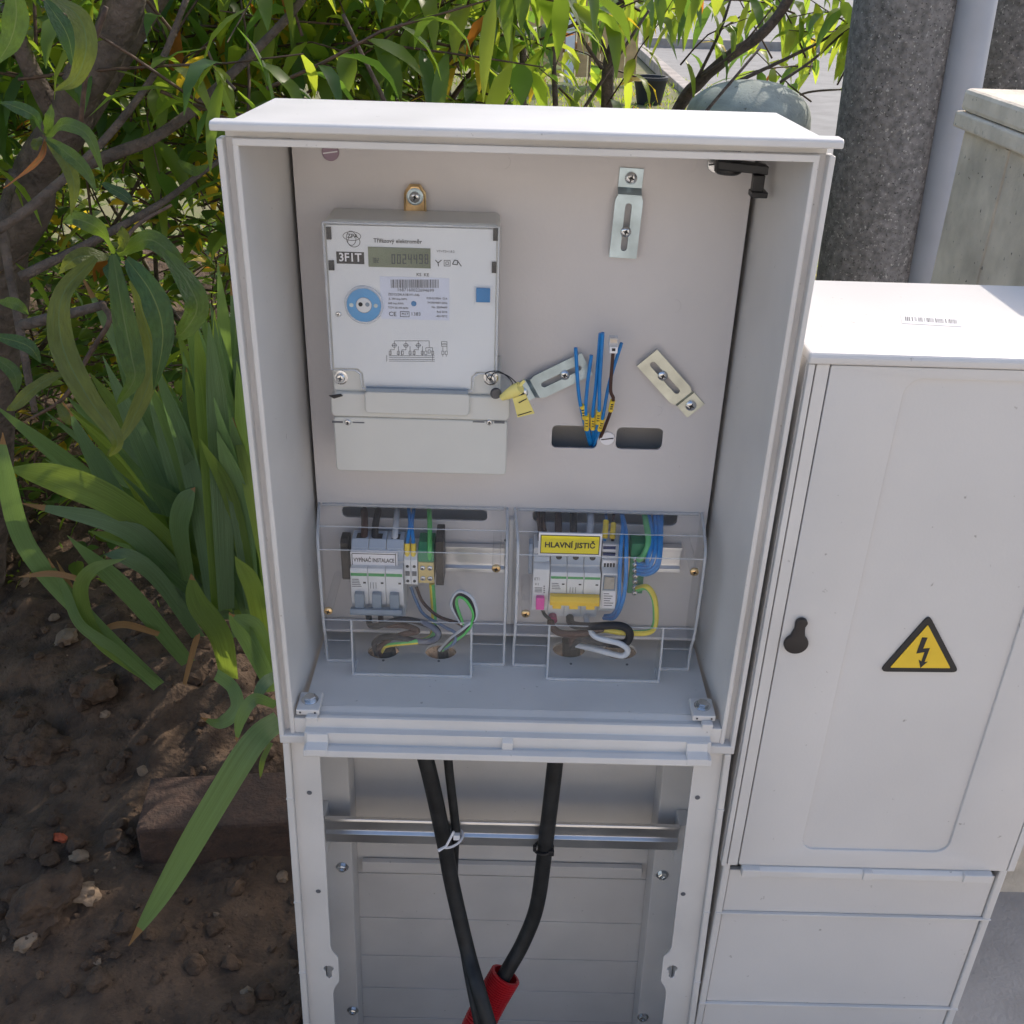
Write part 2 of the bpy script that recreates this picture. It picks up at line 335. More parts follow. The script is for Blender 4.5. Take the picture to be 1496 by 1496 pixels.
# front hinge profile below the opening
prof = [(.0218, .0348), (.014, .0322), (.0085, .0320), (.0078, .0335), (.0035, .0325), (.0025, .0205), (-.0065, .0200), (-.0072, .0050), (-.0110, .0045), (-.0115, .0068), (-.0190, .0055), (-.0200, -.0015), (-.0195, -.0030), (.0218, -.0030)]
a = U(447, 1075, y=0).x; b = U(1037, 1085, y=0).x
mb = MB(); mb.prism(prof, lambda u, v, t: (t, u, v), a, b); hin = mb.build('hinge_profile', SHELL, cab, bevel=.0007)
for p0, p1 in ((1004, 1036), (448, 480), (733, 750)):
    mb = MB(); x0 = U(p0, 1080, y=-.008).x; x1 = U(p1, 1080, y=-.008).x
    mb.prism([(-.0055, .0185), (-.0070, .0200), (-.0085, .0192), (-.0105, .0105), (-.0195, .0068), (-.0204, -.0010), (-.0055, .0)] if p0 != 733 else [(-.0065, .0045), (-.0065, .0192), (-.0112, .0155), (-.0112, .0045)], lambda u, v, t: (t, u, v), x0 + .0003, x1 - .0003)
    mb.build('hinge_bridge', SHELL, hin, bevel=.0006)
for s in (-1, 1):                                  # corner pieces beside the hinge profile
    mb = MB(); x0, x1 = sorted((s * .2499, a - .0004 if s < 0 else b + .0004))
    mb.box(x0, x1, -.0005, .020, -.0015, .0095); mb.box(min(s * .2335, s * .205), max(s * .2335, s * .205), .0045, .0215, .0096, .030)
    mb.build('bottom_corner', SHELL, cab, bevel=.0012)
    c = U(453 if s < 0 else 1026, 1022 if s < 0 else 1031, z=.043)
    br = MB(); br.box(c.x - .0125, c.x + .0125, c.y - .017, c.y + .014, FZ + .0003, .0425)
    if s > 0: br.box(c.x - .003, c.x + .009, c.y - .0255, c.y - .0172, .030, .0375)
    else: br.box(c.x - .001, c.x + .0115, c.y - .0240, c.y - .0172, .031, .0380)
    brk = br.build('corner_bracket', SHELL, cab, bevel=.0012)
    bo = MB(); bo.lathe([(.0092, 0), (.0092, .001), (.0085, .0016)], (c.x, c.y, .0427), (0, 0, 1), 20); bo.lathe([(.0068, .0017), (.0068, .0048), (.0058, .0055)], (c.x, c.y, .0427), (0, 0, 1), 6)
    bo.build('hex_bolt', STEEL, brk)
    for dx in (-.008, .008):
        h = MB(); h.lathe([(.0011, 0), (.0011, .0004)], (c.x + dx, c.y - .0174, .0392), (0, -1, 0), 8); h.build('pin_hole', INK, brk)
# mounting plate with its openings
PY = .155
def pz(px, py): p = U(px, py, y=PY); return p.x, p.z
def prr(px0, py0, px1, py1, rp):
    x0 = pz(px0, (py0 + py1) / 2)[0]; x1 = pz(px1, (py0 + py1) / 2)[0]; z1 = pz((px0 + px1) / 2, py0)[1]; z0 = pz((px0 + px1) / 2, py1)[1]
    return rrect(x0, x1, z0, z1, rp * PXM(PY))
loops = [[(-.2215, .056), (.2200, .056), (.2200, .628), (-.2215, .628)], prr(806, 622, 873, 655, 7), prr(900, 625, 968, 657, 8), prr(500, 742, 712, 759, 8), prr(778, 746, 990, 766, 9)]
plate = link('mounting_plate', flat(loops, .004, front(PY)), PLATE, cab)
for px, py, rp, m in ((483, 222, 12.5, PINKM), (1046, 239, 13, STEEL), (887, 640, 10.5, WHITE)):
    c = U(px, py, y=PY); r = rp * PXM(PY, py); mb = MB(); mb.lathe([(r, .0004), (r, .0016), (r * .93, .0022)], c, (0, -1, 0), 24)
    fa = mb.build('slotted_fastener', m, plate, smooth=True)
    s = MB(); s.box(-r * .85, r * .85, -.0027, -.0015, -r * .07, r * .07, 0, Matrix.Translation(c) @ Matrix.Rotation(-.15, 4, 'Y')); s.build('slot', INK if m != PINKM else WHITE, fa)
for px, py, r in ((760, 440, 9), (985, 447, 9), (916, 405, 3), (735, 236, 9), (960, 600, 7), (1008, 240, 9)):   # faint moulded ejector rings
    c = U(px, py, y=PY); R = r * PXM(PY); mb = MB()
    pts = [(c.x + R * math.cos(t * .1), PY - .0001, c.z + R * math.sin(t * .1)) for t in range(-14, 16)]
    mb.tube(pts, .00022, 5); mb.build('moulding_ring', PLATE, plate)
rid = MB(); rid.box(-.2215, .220, .130, .1548, .0562, .0600); rid.build('plate_foot', PLATE, plate, bevel=.001)
x0 = U(745, 850, y=.15).x
rid = MB(); rid.box(x0 - .0025, x0 + .0025, .146, .1548, .062, .205); rid.build('centre_rib', SHELL, plate, bevel=.001)
# latch lever at the top right
lt = MB(); p = U(1047, 238, y=.125); q = U(1112, 240, y=.105)
lt.lathe([(.013, 0), (.013, .012), (.010, .014)], (p.x + .012, .128, .6060), (0, 0, -1), 20); lt.prism([(p.x, .118), (q.x + .006, .098), (q.x + .006, .112), (p.x + .01, .138)], lambda u, v, t: (u, v, t), .597, .605)
lt.box(q.x - .006, q.x + .004, .098, .110, .582, .5969); lt.box(q.x - .007, q.x + .008, .096, .112, .577, .5825)
lt.build('latch_lever', BLACK, cab, bevel=.001)
lt = MB(); lt.box(p.x + .004, p.x + .02, .12, .136, .6062, .6255); lt.build('latch_pivot', BLACK, cab)

sb = MB(); sb.box(-.240, .240, -.58, .1655, -.81, -.735); kind(sb.build('sand_bounce_slab', mat('bounce_slab_sand', (.55, .48, .37), .95, var=.12, scale=40, bump=.5, bscale=200), None), 'structure')  # added unseen pale slab, bounces light up inside the pedestal
# ---- pedestal of the open cabinet (widens slightly downwards)
def wide(m):
    for v in m.vertices: v.co.x *= 1 + .10 * max(0, -v.co.z - .01)
    return m
def wbuild(mb, name, m, parent, bevel=0., **k):
    o = mb.build(name, m, parent, bevel, **k); wide(o.data); return o
for s in (-1, 1):
    mb = MB(); mb.prism([(s * .2475, 0), (s * .240, 0), (s * .240, .006), (s * .2385, .184), (s * .2455, .184)], lambda u, v, t: (u, v, t), -.86, -.0022)
    ps = wbuild(mb, 'pedestal_side', SHELL, cab, .0015)
    for z in (-.085, -.255, -.385):
        mb = MB(); mb.box(min(s * .2479, s * .2398), max(s * .2479, s * .2398), -.0008, .004, z - .0008, z + .0008); wbuild(mb, 'side_ridge', SHELL, ps)
    xi, xo = .2085, .2397; zb = U(475 if s < 0 else 985, 1418, y=.007).z
    lo = [(xo, -.86), (xo, -.0024), (xi, -.0024), (xi, zb + .045), (xi - .002, zb + .036), (xi - .0085, zb + .026), (xi - .0085, zb - .020), (xi - .002, zb - .034), (xi, zb - .045), (xi, -.86)]
    kx = .2125
    kh = [(kx + .0065 * math.cos(R_(t)), zb + .004 + .0065 * math.sin(R_(t))) for t in range(-50, 231, 20)] + [(kx - .0034, zb - .012), (kx, zb - .0155), (kx + .0034, zb - .012)]
    me = flat([[(s * u, v) for u, v in lo], [(s * u, v) for u, v in kh]], .003, front(.0065)); jm = link('jamb', wide(me), SHELL, cab)
    for px, py in (((452, 1158), (465, 1302)) if s < 0 else ((1019, 1165), (998, 1306))):
        c = U(px, py, y=.0062); mb = MB(); mb.lathe([(.0030, 0), (.0030, .0005), (.0018, .0006)], c, (0, -1, 0), 12); mb.build('rivet_hole', INKG, jm)
    # inner upright with bolts
    xu = (.197, .2380); mb = MB(); mb.box(min(s * xu[0], s * xu[1]), max(s * xu[0], s * xu[1]), .120, .1225, -.86, -.02)
    mb.box(min(s * xu[0], s * (xu[0] + .0025)), max(s * xu[0], s * (xu[0] + .0025)), .1226, .166, -.86, -.02)
    up = wbuild(mb, 'upright', SHELL, cab, .0012)
    for pyb in (1266, 1475):
        z = U(500, pyb, y=.12).z; mb = MB(); c = (s * .2165, .1199, z)
        mb.lathe([(.0085, 0), (.0085, .001)], c, (0, -1, 0), 18); mb.lathe([(.0062, .001), (.0062, .005), (.005, .0058), (.003, .0058), (.003, .003)], c, (0, -1, 0), 6); mb.build('bolt', STEEL, up)
# back boards with raised joints
zs = [U(720, py, y=.168).z for py in (1280, 1345, 1400, 1447, 1490)]
edges = [-.02, zs[0]] + zs[1:] + [-.86]
for i in range(len(edges) - 1):
    mb = MB(); mb.box(-.2388, .2388, .168, .176, edges[i + 1] + .0009, edges[i] - .0009); o = wbuild(mb, 'back_board', SHELL, cab, .0008)
for z in zs:
    mb = MB(); mb.box(-.2385, .2385, .1662, .1679, z - .0016, z + .0016); wbuild(mb, 'board_ridge', SHELL, cab, .0006)
z1 = U(720, 1262, y=.16).z; z0 = U(720, 1277, y=.16).z
mb = MB(); mb.box(-.1965, .1965, .1575, .1660, z0, z1); mb.build('back_step', SHELL, cab, bevel=.001)
# cable rail across the pedestal
RY = .085; zt = U(730, 1203, y=RY).z; zb = U(730, 1236, y=RY).z; xl = U(475, 1215, y=RY).x; xr = U(992, 1220, y=RY).x
h = zt - zb
pr_ = [(RY + .006, zt), (RY + .001, zt), (RY, zt - .003), (RY, zt - h * .22), (RY + .004, zt - h * .30), (RY + .004, zt - h * .56), (RY, zt - h * .64), (RY, zb), (RY + .002, zb), (RY + .006, zb + .004)]
mb = MB(); mb.prism(pr_, lambda u, v, t: (t, u, v), xl, xr); mb.build('cable_rail', ALU, cab, bevel=.0006)
for s, x in ((-1, xl), (1, xr)):
    mb = MB(); mb.box(min(x, s * .2365), max(x, s * .2365), RY + .0065, .1195, zb - .03, zt - .002); mb.build('rail_bracket', SHELL, cab, bevel=.001)

# ================================================================== ELECTRICITY METER
met = thing('electricity_meter', (-.104, .13, .284), 'pale grey three-phase electricity meter with display and blue round port', 'meter')
def mx(px, py, y): p = U(px, py, y=y); return p.x, p.z
MX0, MX1, MZ0, MZ1 = -.1868, -.0215, .372, .5447
mb = MB(); mb.prism(rrect(MX0, MX1, .330, MZ1, .006, 4), lambda u, v, t: (u, t, v), .1045, .1546); mb.build('housing', METERM, met, bevel=.0022, smooth=True)
fzb = U(600, 566, y=.1025).z
FPY = .1012
tabx0, tabx1 = mx(533, 580, .1)[0], mx(687, 580, .1)[0]; zn = U(600, 541, y=.1).z
fo = [(MX0 + .003, MZ1 - .004), (MX1 - .003, MZ1 - .004), (MX1 - .003, zn), (tabx1 + .006, zn), (tabx1 + .001, zn - .005), (tabx1, fzb), (tabx0, fzb), (tabx0 - .001, zn - .005), (tabx0 - .006, zn), (MX0 + .003, zn)]
fp = link('faceplate', flat([fo[::-1]], .0030, front(FPY)), FACE, met)
co = [(MX0 + .0006, MZ1 - .0012), (MX1 - .0006, MZ1 - .0012), (MX1 - .0006, zn - .001), (tabx1 + .008, zn - .001), (tabx1 + .003, zn - .005), (tabx1 + .002, fzb - .001), (tabx0 - .002, fzb - .001), (tabx0 - .003, zn - .005), (tabx0 - .008, zn - .001), (MX0 + .0006, zn - .001)]
cv = link('window', flat([co[::-1]], .0016, front(.0972), bev=.0005), CLEAR, met)
mb = MB(); mb.tube([(u, .0985, v) for u, v in co] + [(co[0][0], .0985, co[0][1])], .0011, 8); mb.build('window_edge', CLEARE, cv, smooth=True)
# terminal cover
TZ0, TZ1, TX0, TX1 = .2848, .3706, -.1893, -.0085
mb = MB(); zsplit = U(600, 611, y=.1).z
mb.prism(rrect(TX0 + .0015, TX1 - .001, TZ0, zsplit - .0006, .004, 3), lambda u, v, t: (u, t, v), .0995, .1546); tcv = mb.build('terminal_cover', METERM, met, bevel=.0015, smooth=True)
mb = MB(); mb.prism([(TX0, zsplit + .004), (TX0 + .003, zsplit + .0002), (TX1 - .002, zsplit + .0002), (TX1 + .001, zsplit + .004), (TX1 + .001, TZ1), (TX1 - .006, TZ1 + .003), (TX0 + .006, TZ1 + .003), (TX0, TZ1 - .002)], lambda u, v, t: (u, t, v), .0985, .1546); ucv = mb.build('upper_cover', METERM, met, bevel=.0015, smooth=True)
mb = MB(); mb.prism(rrect(MX0 + .001, MX1 + .004, TZ1 + .0034, zn - .002, .002, 2), lambda u, v, t: (u, t, v), .1035, .1546); mb.build('neck', METERM, met, bevel=.001)
zt0 = U(600, 606, y=.094).z; mb = MB(); mb.prism(rrect(tabx0 + .0005, tabx1 - .0005, zt0, fzb - .0025, .004, 4), lambda u, v, t: (u, t, v), .0942, .0984); mb.build('raised_tab', METERM, ucv, bevel=.0012, smooth=True)
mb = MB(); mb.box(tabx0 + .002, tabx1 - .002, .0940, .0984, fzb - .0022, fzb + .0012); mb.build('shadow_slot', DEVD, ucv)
for px, d in ((508, 1), (715, -1)):
    c = U(px, 617, y=.099); mb = MB(); cross_screw(mb, (c.x, .0995, c.z), .0033, slot=1); mb.build('cover_screw', [STEEL, INK], tcv)
    mb = MB(); mb.box(c.x + (.005 if d > 0 else -.017), c.x + (.017 if d > 0 else -.005), .0990, .1, c.z - .0006, c.z + .0006); mb.box(c.x + (-.016 if d > 0 else .005), c.x + (-.005 if d > 0 else .0155), .0990, .1, c.z - .0010, c.z + .0010); mb.build('slit', INKG, tcv)
for px, py in ((497, 553), (717, 554)):
    c = U(px, py, y=.1); mb = MB(); mb.lathe([(.0075, 0), (.0075, .001), (.006, .0015)], (c.x, .1035, c.z), (0, -1, 0), 18); cross_screw(mb, (c.x, .1018, c.z), .0048, slot=1); mb.build('seal_screw', [STEEL, INKG], met)
c = U(485, 578, y=.1); mb = MB(); mb.prism([(TX0 - .001, c.z + .001), (TX0 + .011, c.z + .003), (TX0 + .013, c.z + .001), (TX0 + .004, c.z - .002)], lambda u, v, t: (u, t, v), .0970, .0984); mb.build('broken_notch', INK, ucv)
for px, py, wd, hh in ((480, 341, 7, 18), (724, 342, 7, 20), (484, 388, 8, 14), (722, 391, 7, 16)):
    mb = MB(); mb.pbox(px - wd / 2, py - hh / 2, px + wd / 2, py + hh / 2, .0990, .1009); mb.build('clip', INK, fp)
# hanging lug
c = U(606, 288, y=.148); mb = MB()
mb.prism([(c.x - .0105, MZ1 - .001), (c.x - .0105, c.z + .004), (c.x - .005, c.z + .0115), (c.x + .005, c.z + .0115), (c.x + .0105, c.z + .004), (c.x + .0105, MZ1 - .001)], lambda u, v, t: (u, t, v), .1505, .1535); lug = mb.build('hanging_lug', BRASS, met, bevel=.0008)
mb = MB(); mb.lathe([(.0082, 0), (.0082, .0012), (.0070, .0016)], (c.x, .1504, c.z), (0, -1, 0), 20); mb.build('washer', ZINC, lug)
mb = MB(); cross_screw(mb, (c.x, .1487, c.z), .0052, slot=1); mb.build('lug_screw', [STEEL, INK], lug, smooth=True)
mb = MB(); mb.tube([(c.x - .010, .1500, MZ1), (c.x - .0095, .1495, c.z + .003), (c.x - .004, .1495, c.z + .0105), (c.x + .004, .1495, c.z + .0105), (c.x + .0095, .1495, c.z + .003), (c.x + .010, .1500, MZ1)], .0012, 6); mb.build('lug_rim', BRASS, lug, smooth=True)
# print and fittings on the faceplate
TY = FPY - .0003
mb = MB(); mb.pbox(538, 362, 629, 391, TY - .0006, FPY - .0001); lcd = mb.build('display', LCD, fp)
SEG = {'0': 'abcdef', '2': 'abged', '4': 'fgbc', '9': 'abcdfg', '8': 'abcdefg', '1': 'bc'}
def digit(mb, ch, px, py, wd, ht, y):
    t = ht * .11; x0, x1, y0, y1 = px, px + wd, py, py + ht; ym = py + ht / 2
    R = {'a': (x0, y0, x1, y0 + t), 'g': (x0, ym - t / 2, x1, ym + t / 2), 'd': (x0, y1 - t, x1, y1), 'f': (x0, y0, x0 + t, ym), 'b': (x1 - t, y0, x1, ym), 'e': (x0, ym, x0 + t, y1), 'c': (x1 - t, ym, x1, y1)}
    for s in SEG[ch]: mb.pbox(*R[s], y, y + .0001)
mb = MB()
for i, ch in enumerate('0024498'): digit(mb, ch, 572 + i * 8.05, 371.5, 5.4, 14, TY - .0008)
for i, ch in enumerate('182'): digit(mb, ch, 543 + i * 3.9, 377, 2.7, 7, TY - .0008)
mb.build('display_digits', LCDI, lcd)
text('ZPA', 515, 345, 6, TY, INK, fp, bold=.1)
for a_, b_, dx, dy in ((7, 10.5, -1, 3), (13, 6.5, 0, 0), (9, 8, 3, 8)):
    c = U(514 + dx, 345 + dy, y=TY); mp = PXM(TY, 345); mb = MB()
    e = [(c.x + mp * (a_ * math.cos(t * math.pi / 14)), TY, c.z + mp * (b_ * math.sin(t * math.pi / 14))) for t in range(29)]; mb.tube(e, .00025, 5); mb.build('logo_ring', INK, fp)
text('Třífázový elektroměr', 581, 352.5, 5.9, TY, INK, fp, xs=.97, bold=.10)
mb = MB(); mb.pbox(491.5, 368, 532, 385.5, TY, FPY - .0001); tp = mb.build('type_label', INK, fp); text('3F1T', 511.5, 376.6, 12.2, TY - .0003, WHITE, tp, xs=.93, bold=.3)
text('VT+T2=1.8.2', 651, 367.5, 3.4, TY, INKG, fp)
text('KS  KE', 617.5, 401.5, 4.6, TY, INK, fp)
mb = MB()
for px in (649, 653): pass
for r0 in ((648.5, 380, 658, 389), (651, 382.3, 655.5, 386.7)):
    x0, y0, x1, y1 = r0; t = .7
    for q in ((x0, y0, x1, y0 + t), (x0, y1 - t, x1, y1), (x0, y0, x0 + t, y1), (x1 - t, y0, x1, y1)): mb.pbox(*q, TY, TY + .0001)
for a_, b_ in (((636, 380), (640, 384)), ((645, 380), (640, 384)), ((640, 384), (640.5, 389)), ((661, 386), (664, 380)), ((664, 380), (669, 381)), ((669, 381), (668, 387)), ((668, 387), (661, 386)), ((669, 382), (674, 389))):
    mb.tube(pp((*a_, TY), (*b_, TY)), .0004, 5)
mb.build('symbol_print', INK, fp)
lab = MB(); lab.pbox(556, 405, 656.5, 467, TY, FPY - .0001); lab = lab.build('data_label', LABEL, fp)
LY = TY - .0003; mb = MB(); x = 571.; rr = random.Random(3)
while x < 641:
    wd = rr.choice((.7, .7, 1.1, 1.6)); mb.pbox(x, 408.5, x + wd, 420.5, LY, LY + .0001); x += wd + rr.choice((.6, .7, 1.2))
mb.build('barcode', INKG, lab)
text('1687160022694699', 607, 424, 5, LY, INKG, lab, xs=.95)
text('ZE312.D0.A1B1V1-04b', 567, 430, 3.4, LY, INK, lab, align='LEFT')
for t, px, py, al in (('JL 250 imp./kWh', 568, 436.5, 'LEFT'), ('500 imp./kWh', 567, 443, 'LEFT'), ('TCM 221/09-4694', 567, 449.5, 'LEFT'), ('0,25-5(100)A  Cl.A', 653.5, 436.5, 'RIGHT'), ('3×230/400V 50Hz', 653.5, 443, 'RIGHT'), ('No. 22694699', 653.5, 449.5, 'RIGHT'), ('Rok 2016', 653.5, 456, 'RIGHT'), ('-40/+70°C', 653.5, 462.5, 'RIGHT')):
    text(t, px, py, 2.9, LY, INK, lab, align=al, xs=.95)
text('CE', 573.5, 459, 6.5, LY, INK, lab, xs=1.05); text('M17', 591.5, 459, 3.8, LY, INK, lab); text('1383', 607.5, 459, 5.2, LY, INKG, lab)
mb = MB()
for q in ((584.5, 455, 598, 455.7), (584.5, 462.4, 598, 463.1), (584.5, 455, 585.2, 463), (597.4, 455, 598, 463)): mb.pbox(*q, LY, LY + .0001)
mb.build('label_frame', INK, lab)
c = U(604.5, 443.5, y=LY); mb = MB(); mb.lathe([(.0026, 0), (.0026, .0003)], (c.x, LY, c.z), (0, -1, 0), 18); mb.build('sensor_dot', BLUEP, lab)
mb = MB()                                          # wiring diagram
def ln(a_, b_): mb.tube(pp((*a_, TY), (*b_, TY)), .0002, 4)
for y_ in (519.5, 522, 525, 527.5): ln((568, y_), (635, y_ + .3))
ln((576, 498), (627, 498)); ln((627, 498), (627, 508))
for x_ in (576, 593, 611):
    ln((x_, 498), (x_, 511)); ln((x_ - 4, 504.5), (x_ + 4, 504.5)); ln((x_ - 6, 511), (x_ - 6, 520)); ln((x_ - 6, 511), (x_, 511)); ln((x_ + 6, 506), (x_ + 6, 520))
    c = U(x_, 504.5, y=TY); e = [(c.x + .0021 * math.cos(t * .524), TY, c.z + .0021 * math.sin(t * .524)) for t in range(13)]; mb.tube(e, .0002, 4)
for x_ in (570, 582, 588, 599, 605, 617, 622, 627, 632, 647, 652):
    y_ = 513 if x_ != 627 else 511; 
    for q in (((x_ - 1.6, y_), (x_ + 1.6, y_)), ((x_ - 1.6, y_ + 5), (x_ + 1.6, y_ + 5)), ((x_ - 1.6, y_), (x_ - 1.6, y_ + 5)), ((x_ + 1.6, y_), (x_ + 1.6, y_ + 5))): ln(*q)
ln((622, 508), (632, 508)); ln((622, 508), (622, 513)); ln((632, 508), (632, 527))
for q in (((645, 499), (653, 499)), ((645, 499), (645, 506)), ((653, 499), (653, 513)), ((645, 506), (653, 506)), ((647, 506), (647, 513)), ((647, 518), (647, 521)), ((652, 518), (652, 521)), ((565, 519), (565, 528))): ln(*q)
text('kWh', 649, 502.7, 2.4, TY, INK, fp)
mb.build('wiring_diagram', INKG, fp)
c = U(532, 445, y=TY); mp = PXM(TY, 445)           # round optical port
mb = MB(); mb.lathe([(28.5 * mp, -.0002), (28.5 * mp, .0022), (27 * mp, .003), (25.5 * mp, .003), (25 * mp, .0022)], (c.x, FPY, c.z), (0, -1, 0), 40); port = mb.build('port_ring', CLEARE, fp, smooth=True)
mb = MB(); mb.lathe([(25 * mp, 0), (25 * mp, .0021), (23.5 * mp, .0024), (12 * mp, .0024), (11.5 * mp, .0016)], (c.x, FPY - .0002, c.z), (0, -1, 0), 40); mb.build('port_disc', BLUEL, fp, smooth=True)
mb = MB(); mb.lathe([(11 * mp, .0016), (11 * mp, .0032), (9.5 * mp, .0036)], (c.x, FPY - .0002, c.z + .0003), (0, -1, 0), 28); mb.build('port_window', DEVW, fp, smooth=True)
for dx, r, m in ((-4.5, 3.2, INK), (5.5, 3.2, DEVD), (-18, 3, ZINC), (17.5, 3, ZINC)):
    mb = MB(); mb.lathe([(r * mp, 0), (r * mp, .0040 if abs(dx) < 10 else .0029)], (c.x + dx * mp, FPY - .0002, c.z + (2 * mp if abs(dx) < 10 else 0)), (0, -1, 0), 14); mb.build('port_dot', m, fp)
mb = MB(); mb.pbox(695.5, 421.5, 716, 442, FPY - .0035, FPY - .0001); mb.build('blue_button', BLUEP, fp, bevel=.0005)
mb = MB(); mb.pbox(693, 419, 718.5, 444.5, FPY - .0008, FPY - .00005); mb.build('button_bezel', FACE, fp, bevel=.0003)
c = U(494.5, 459, y=TY); mb = MB(); cross_screw(mb, (c.x, FPY - .0002, c.z), .0028, slot=1); mb.build('corner_screw', [STEEL, INK], fp)

# ---- yellow seal tag on its wire
tg = thing('seal_tag', U(745, 575, y=.085), 'pale yellow seal tag with cone plug hanging on thin wire from the meter', 'tag')
mb = MB(); a = U(733, 581, y=.088); b = U(760, 566, y=.080)
mb.tube([a, a.lerp(b, .35), a.lerp(b, .75), b], [.0032, .0052, .0066, .0060], 14); mb.build('plug', PALEY, tg, smooth=True)
mb = MB(); mb.tube(pp((757, 566, .082), (766, 556, .082)), .0016, 6); mb.build('plug_tail', PALEY, tg)
q = [U(x_, y_, y=d) for x_, y_, d in ((749, 582, .080), (768, 576, .080), (781, 604, .088), (756, 610, .087))]
mb = MB(); mb.add(q + [p + Vector((0, .0012, 0)) for p in q], [(0, 1, 2, 3), (4, 7, 6, 5), (0, 4, 5, 1), (1, 5, 6, 2), (2, 6, 7, 3), (3, 7, 4, 0)]); tt = mb.build('tag_flag', PALEY, tg)
mb = MB(); mb.tube([q[3].lerp(q[0], .12) + Vector((.001, -.0004, 0)), q[2].lerp(q[1], .12) + Vector((-.002, -.0004, 0))], .0005, 5)
mb.tube([q[0].lerp(q[3], .22) + Vector((.005, -.0004, 0)), q[1].lerp(q[2], .22) + Vector((-.001, -.0004, 0))], .0005, 5); mb.build('tag_print', INK, tt)
mb = MB(); mb.tube(smooth_pts(pp((716, 556, .096), (722, 545, .093), (740, 548, .086), (756, 562, .080), (750, 570, .082))), .0006, 5)
mb.tube(smooth_pts(pp((716, 556, .096), (710, 545, .095), (730, 543, .09), (748, 558, .083), (745, 572, .082))), .0006, 5); mb.build('seal_wire', INK, tg, smooth=True)
c = U(724, 574, y=.094); mb = MB(); mb.lathe([(.0055, 0), (.0058, .002), (.0050, .0042)], c, (.2, -1, .1), 16); mb.build('lead_seal', mat('lead', (.10, .10, .11), .5, .6, var=.2), tg, smooth=True)

# ================================================================== SLOTTED METER BRACKETS
def bracket(px, py, ang, label, tint):
    """px,py: screw in the slot; ang: direction in the plate plane from the slotted end to the tab"""
    c = U(px, py, y=.147); root = thing('meter_bracket', (c.x, PY, c.z), label, 'bracket', 'slotted meter brackets on the mounting plate')
    d = Vector((math.cos(ang), 0, math.sin(ang))); e = Vector((-math.sin(ang), 0, math.cos(ang))); W = .0135
    def fn(y): return lambda u, v, w_: Vector((c.x, y + w_, c.z)) + d * u + e * v
    lo = [(-.026, -W), (.0295, -W), (.034, -.0115), (.034, .0115), (.0295, W), (-.026, W)]
    slot = [(-.016 + .0032 * math.cos(R_(t)), .0032 * math.sin(R_(t))) for t in range(90, 271, 30)] + [(.024 + .0032 * math.cos(R_(t)), .0032 * math.sin(R_(t))) for t in range(-90, 91, 30)]
    link('slotted_strap', flat([lo, slot], .0018, fn(.1462)), tint, root)
    mb = MB(); prof = [(.0341, .1462), (.0350, .1462), (.0405, .1532), (.0395, .1548), (.0341, .1480)]
    mb.prism(prof, lambda u, v, t: Vector((c.x, v, c.z)) + d * u + e * t, -.0115, .0115); mb.build('bend', tint, root)
    lo = [(.0406, -.0115), (.0585, -.0115), (.0585, .0115), (.0406, .0115)]
    link('tab', flat([lo], .0017, fn(.1530)), tint, root)
    for u, y, r in ((0, .1462, .0052), (.0495, .1530, .0058)):
        mb = MB(); p = Vector((c.x, y, c.z)) + d * u; cross_screw(mb, p, r, slot=1); mb.build('screw', [STEEL, INK], root, smooth=True)
    return root
Z2 = mat('zinc_yellowish', (.58, .60, .53), .3, 1., var=.12, scale=45, bump=.04, bscale=200)
bracket(914, 338, R_(88), 'upright zinc slotted bracket high on the plate, beside the black latch', ZINC)
bracket(825, 547, R_(209), 'zinc slotted bracket behind the loose blue wires', ZINC)
bracket(968, 548, R_(-46), 'yellowish zinc slotted bracket slanting right of the loose wires', Z2)

# ================================================================== LOOSE CONTROL WIRES
wires = [
 ('loose blue wire furthest left, in front of the slanted bracket', WBLUE, [(841, 508, .128), (845, 570, .132), (851, 606, .140), (862, 650, .168)], (850, 592, 854, 611), .0019),
 ('shortest loose blue wire, second from the left bracket side', WBLUE, [(864, 519, .132), (858, 565, .134), (856, 610, .140), (866, 652, .170)], (857, 606, 857, 627), .0019),
 ('tall loose blue wire left of the two that meet at their tips', WBLUE, [(877, 487, .124), (871, 560, .132), (866, 610, .140), (868, 650, .170)], (866.5, 608, 866, 626), .0019),
 ('tall loose blue wire right of the two that meet at their tips', WBLUE, [(880.5, 486, .120), (876, 560, .128), (875, 606, .134), (868, 652, .168)], (875, 600, 873, 618), .0019),
 ('lighter blue loose wire passing behind the brown one', WBLUE, [(908, 501, .132), (890, 560, .136), (880, 612, .136), (867, 654, .166)], (880.5, 612, 876, 628), .0018),
 ('brown loose wire ending in a clear lever connector', WBROWN, [(895.5, 516, .122), (892, 568, .124), (896, 584, .126), (889, 610, .134), (871, 655, .168)], (895, 585, 892, 600), .0018)]
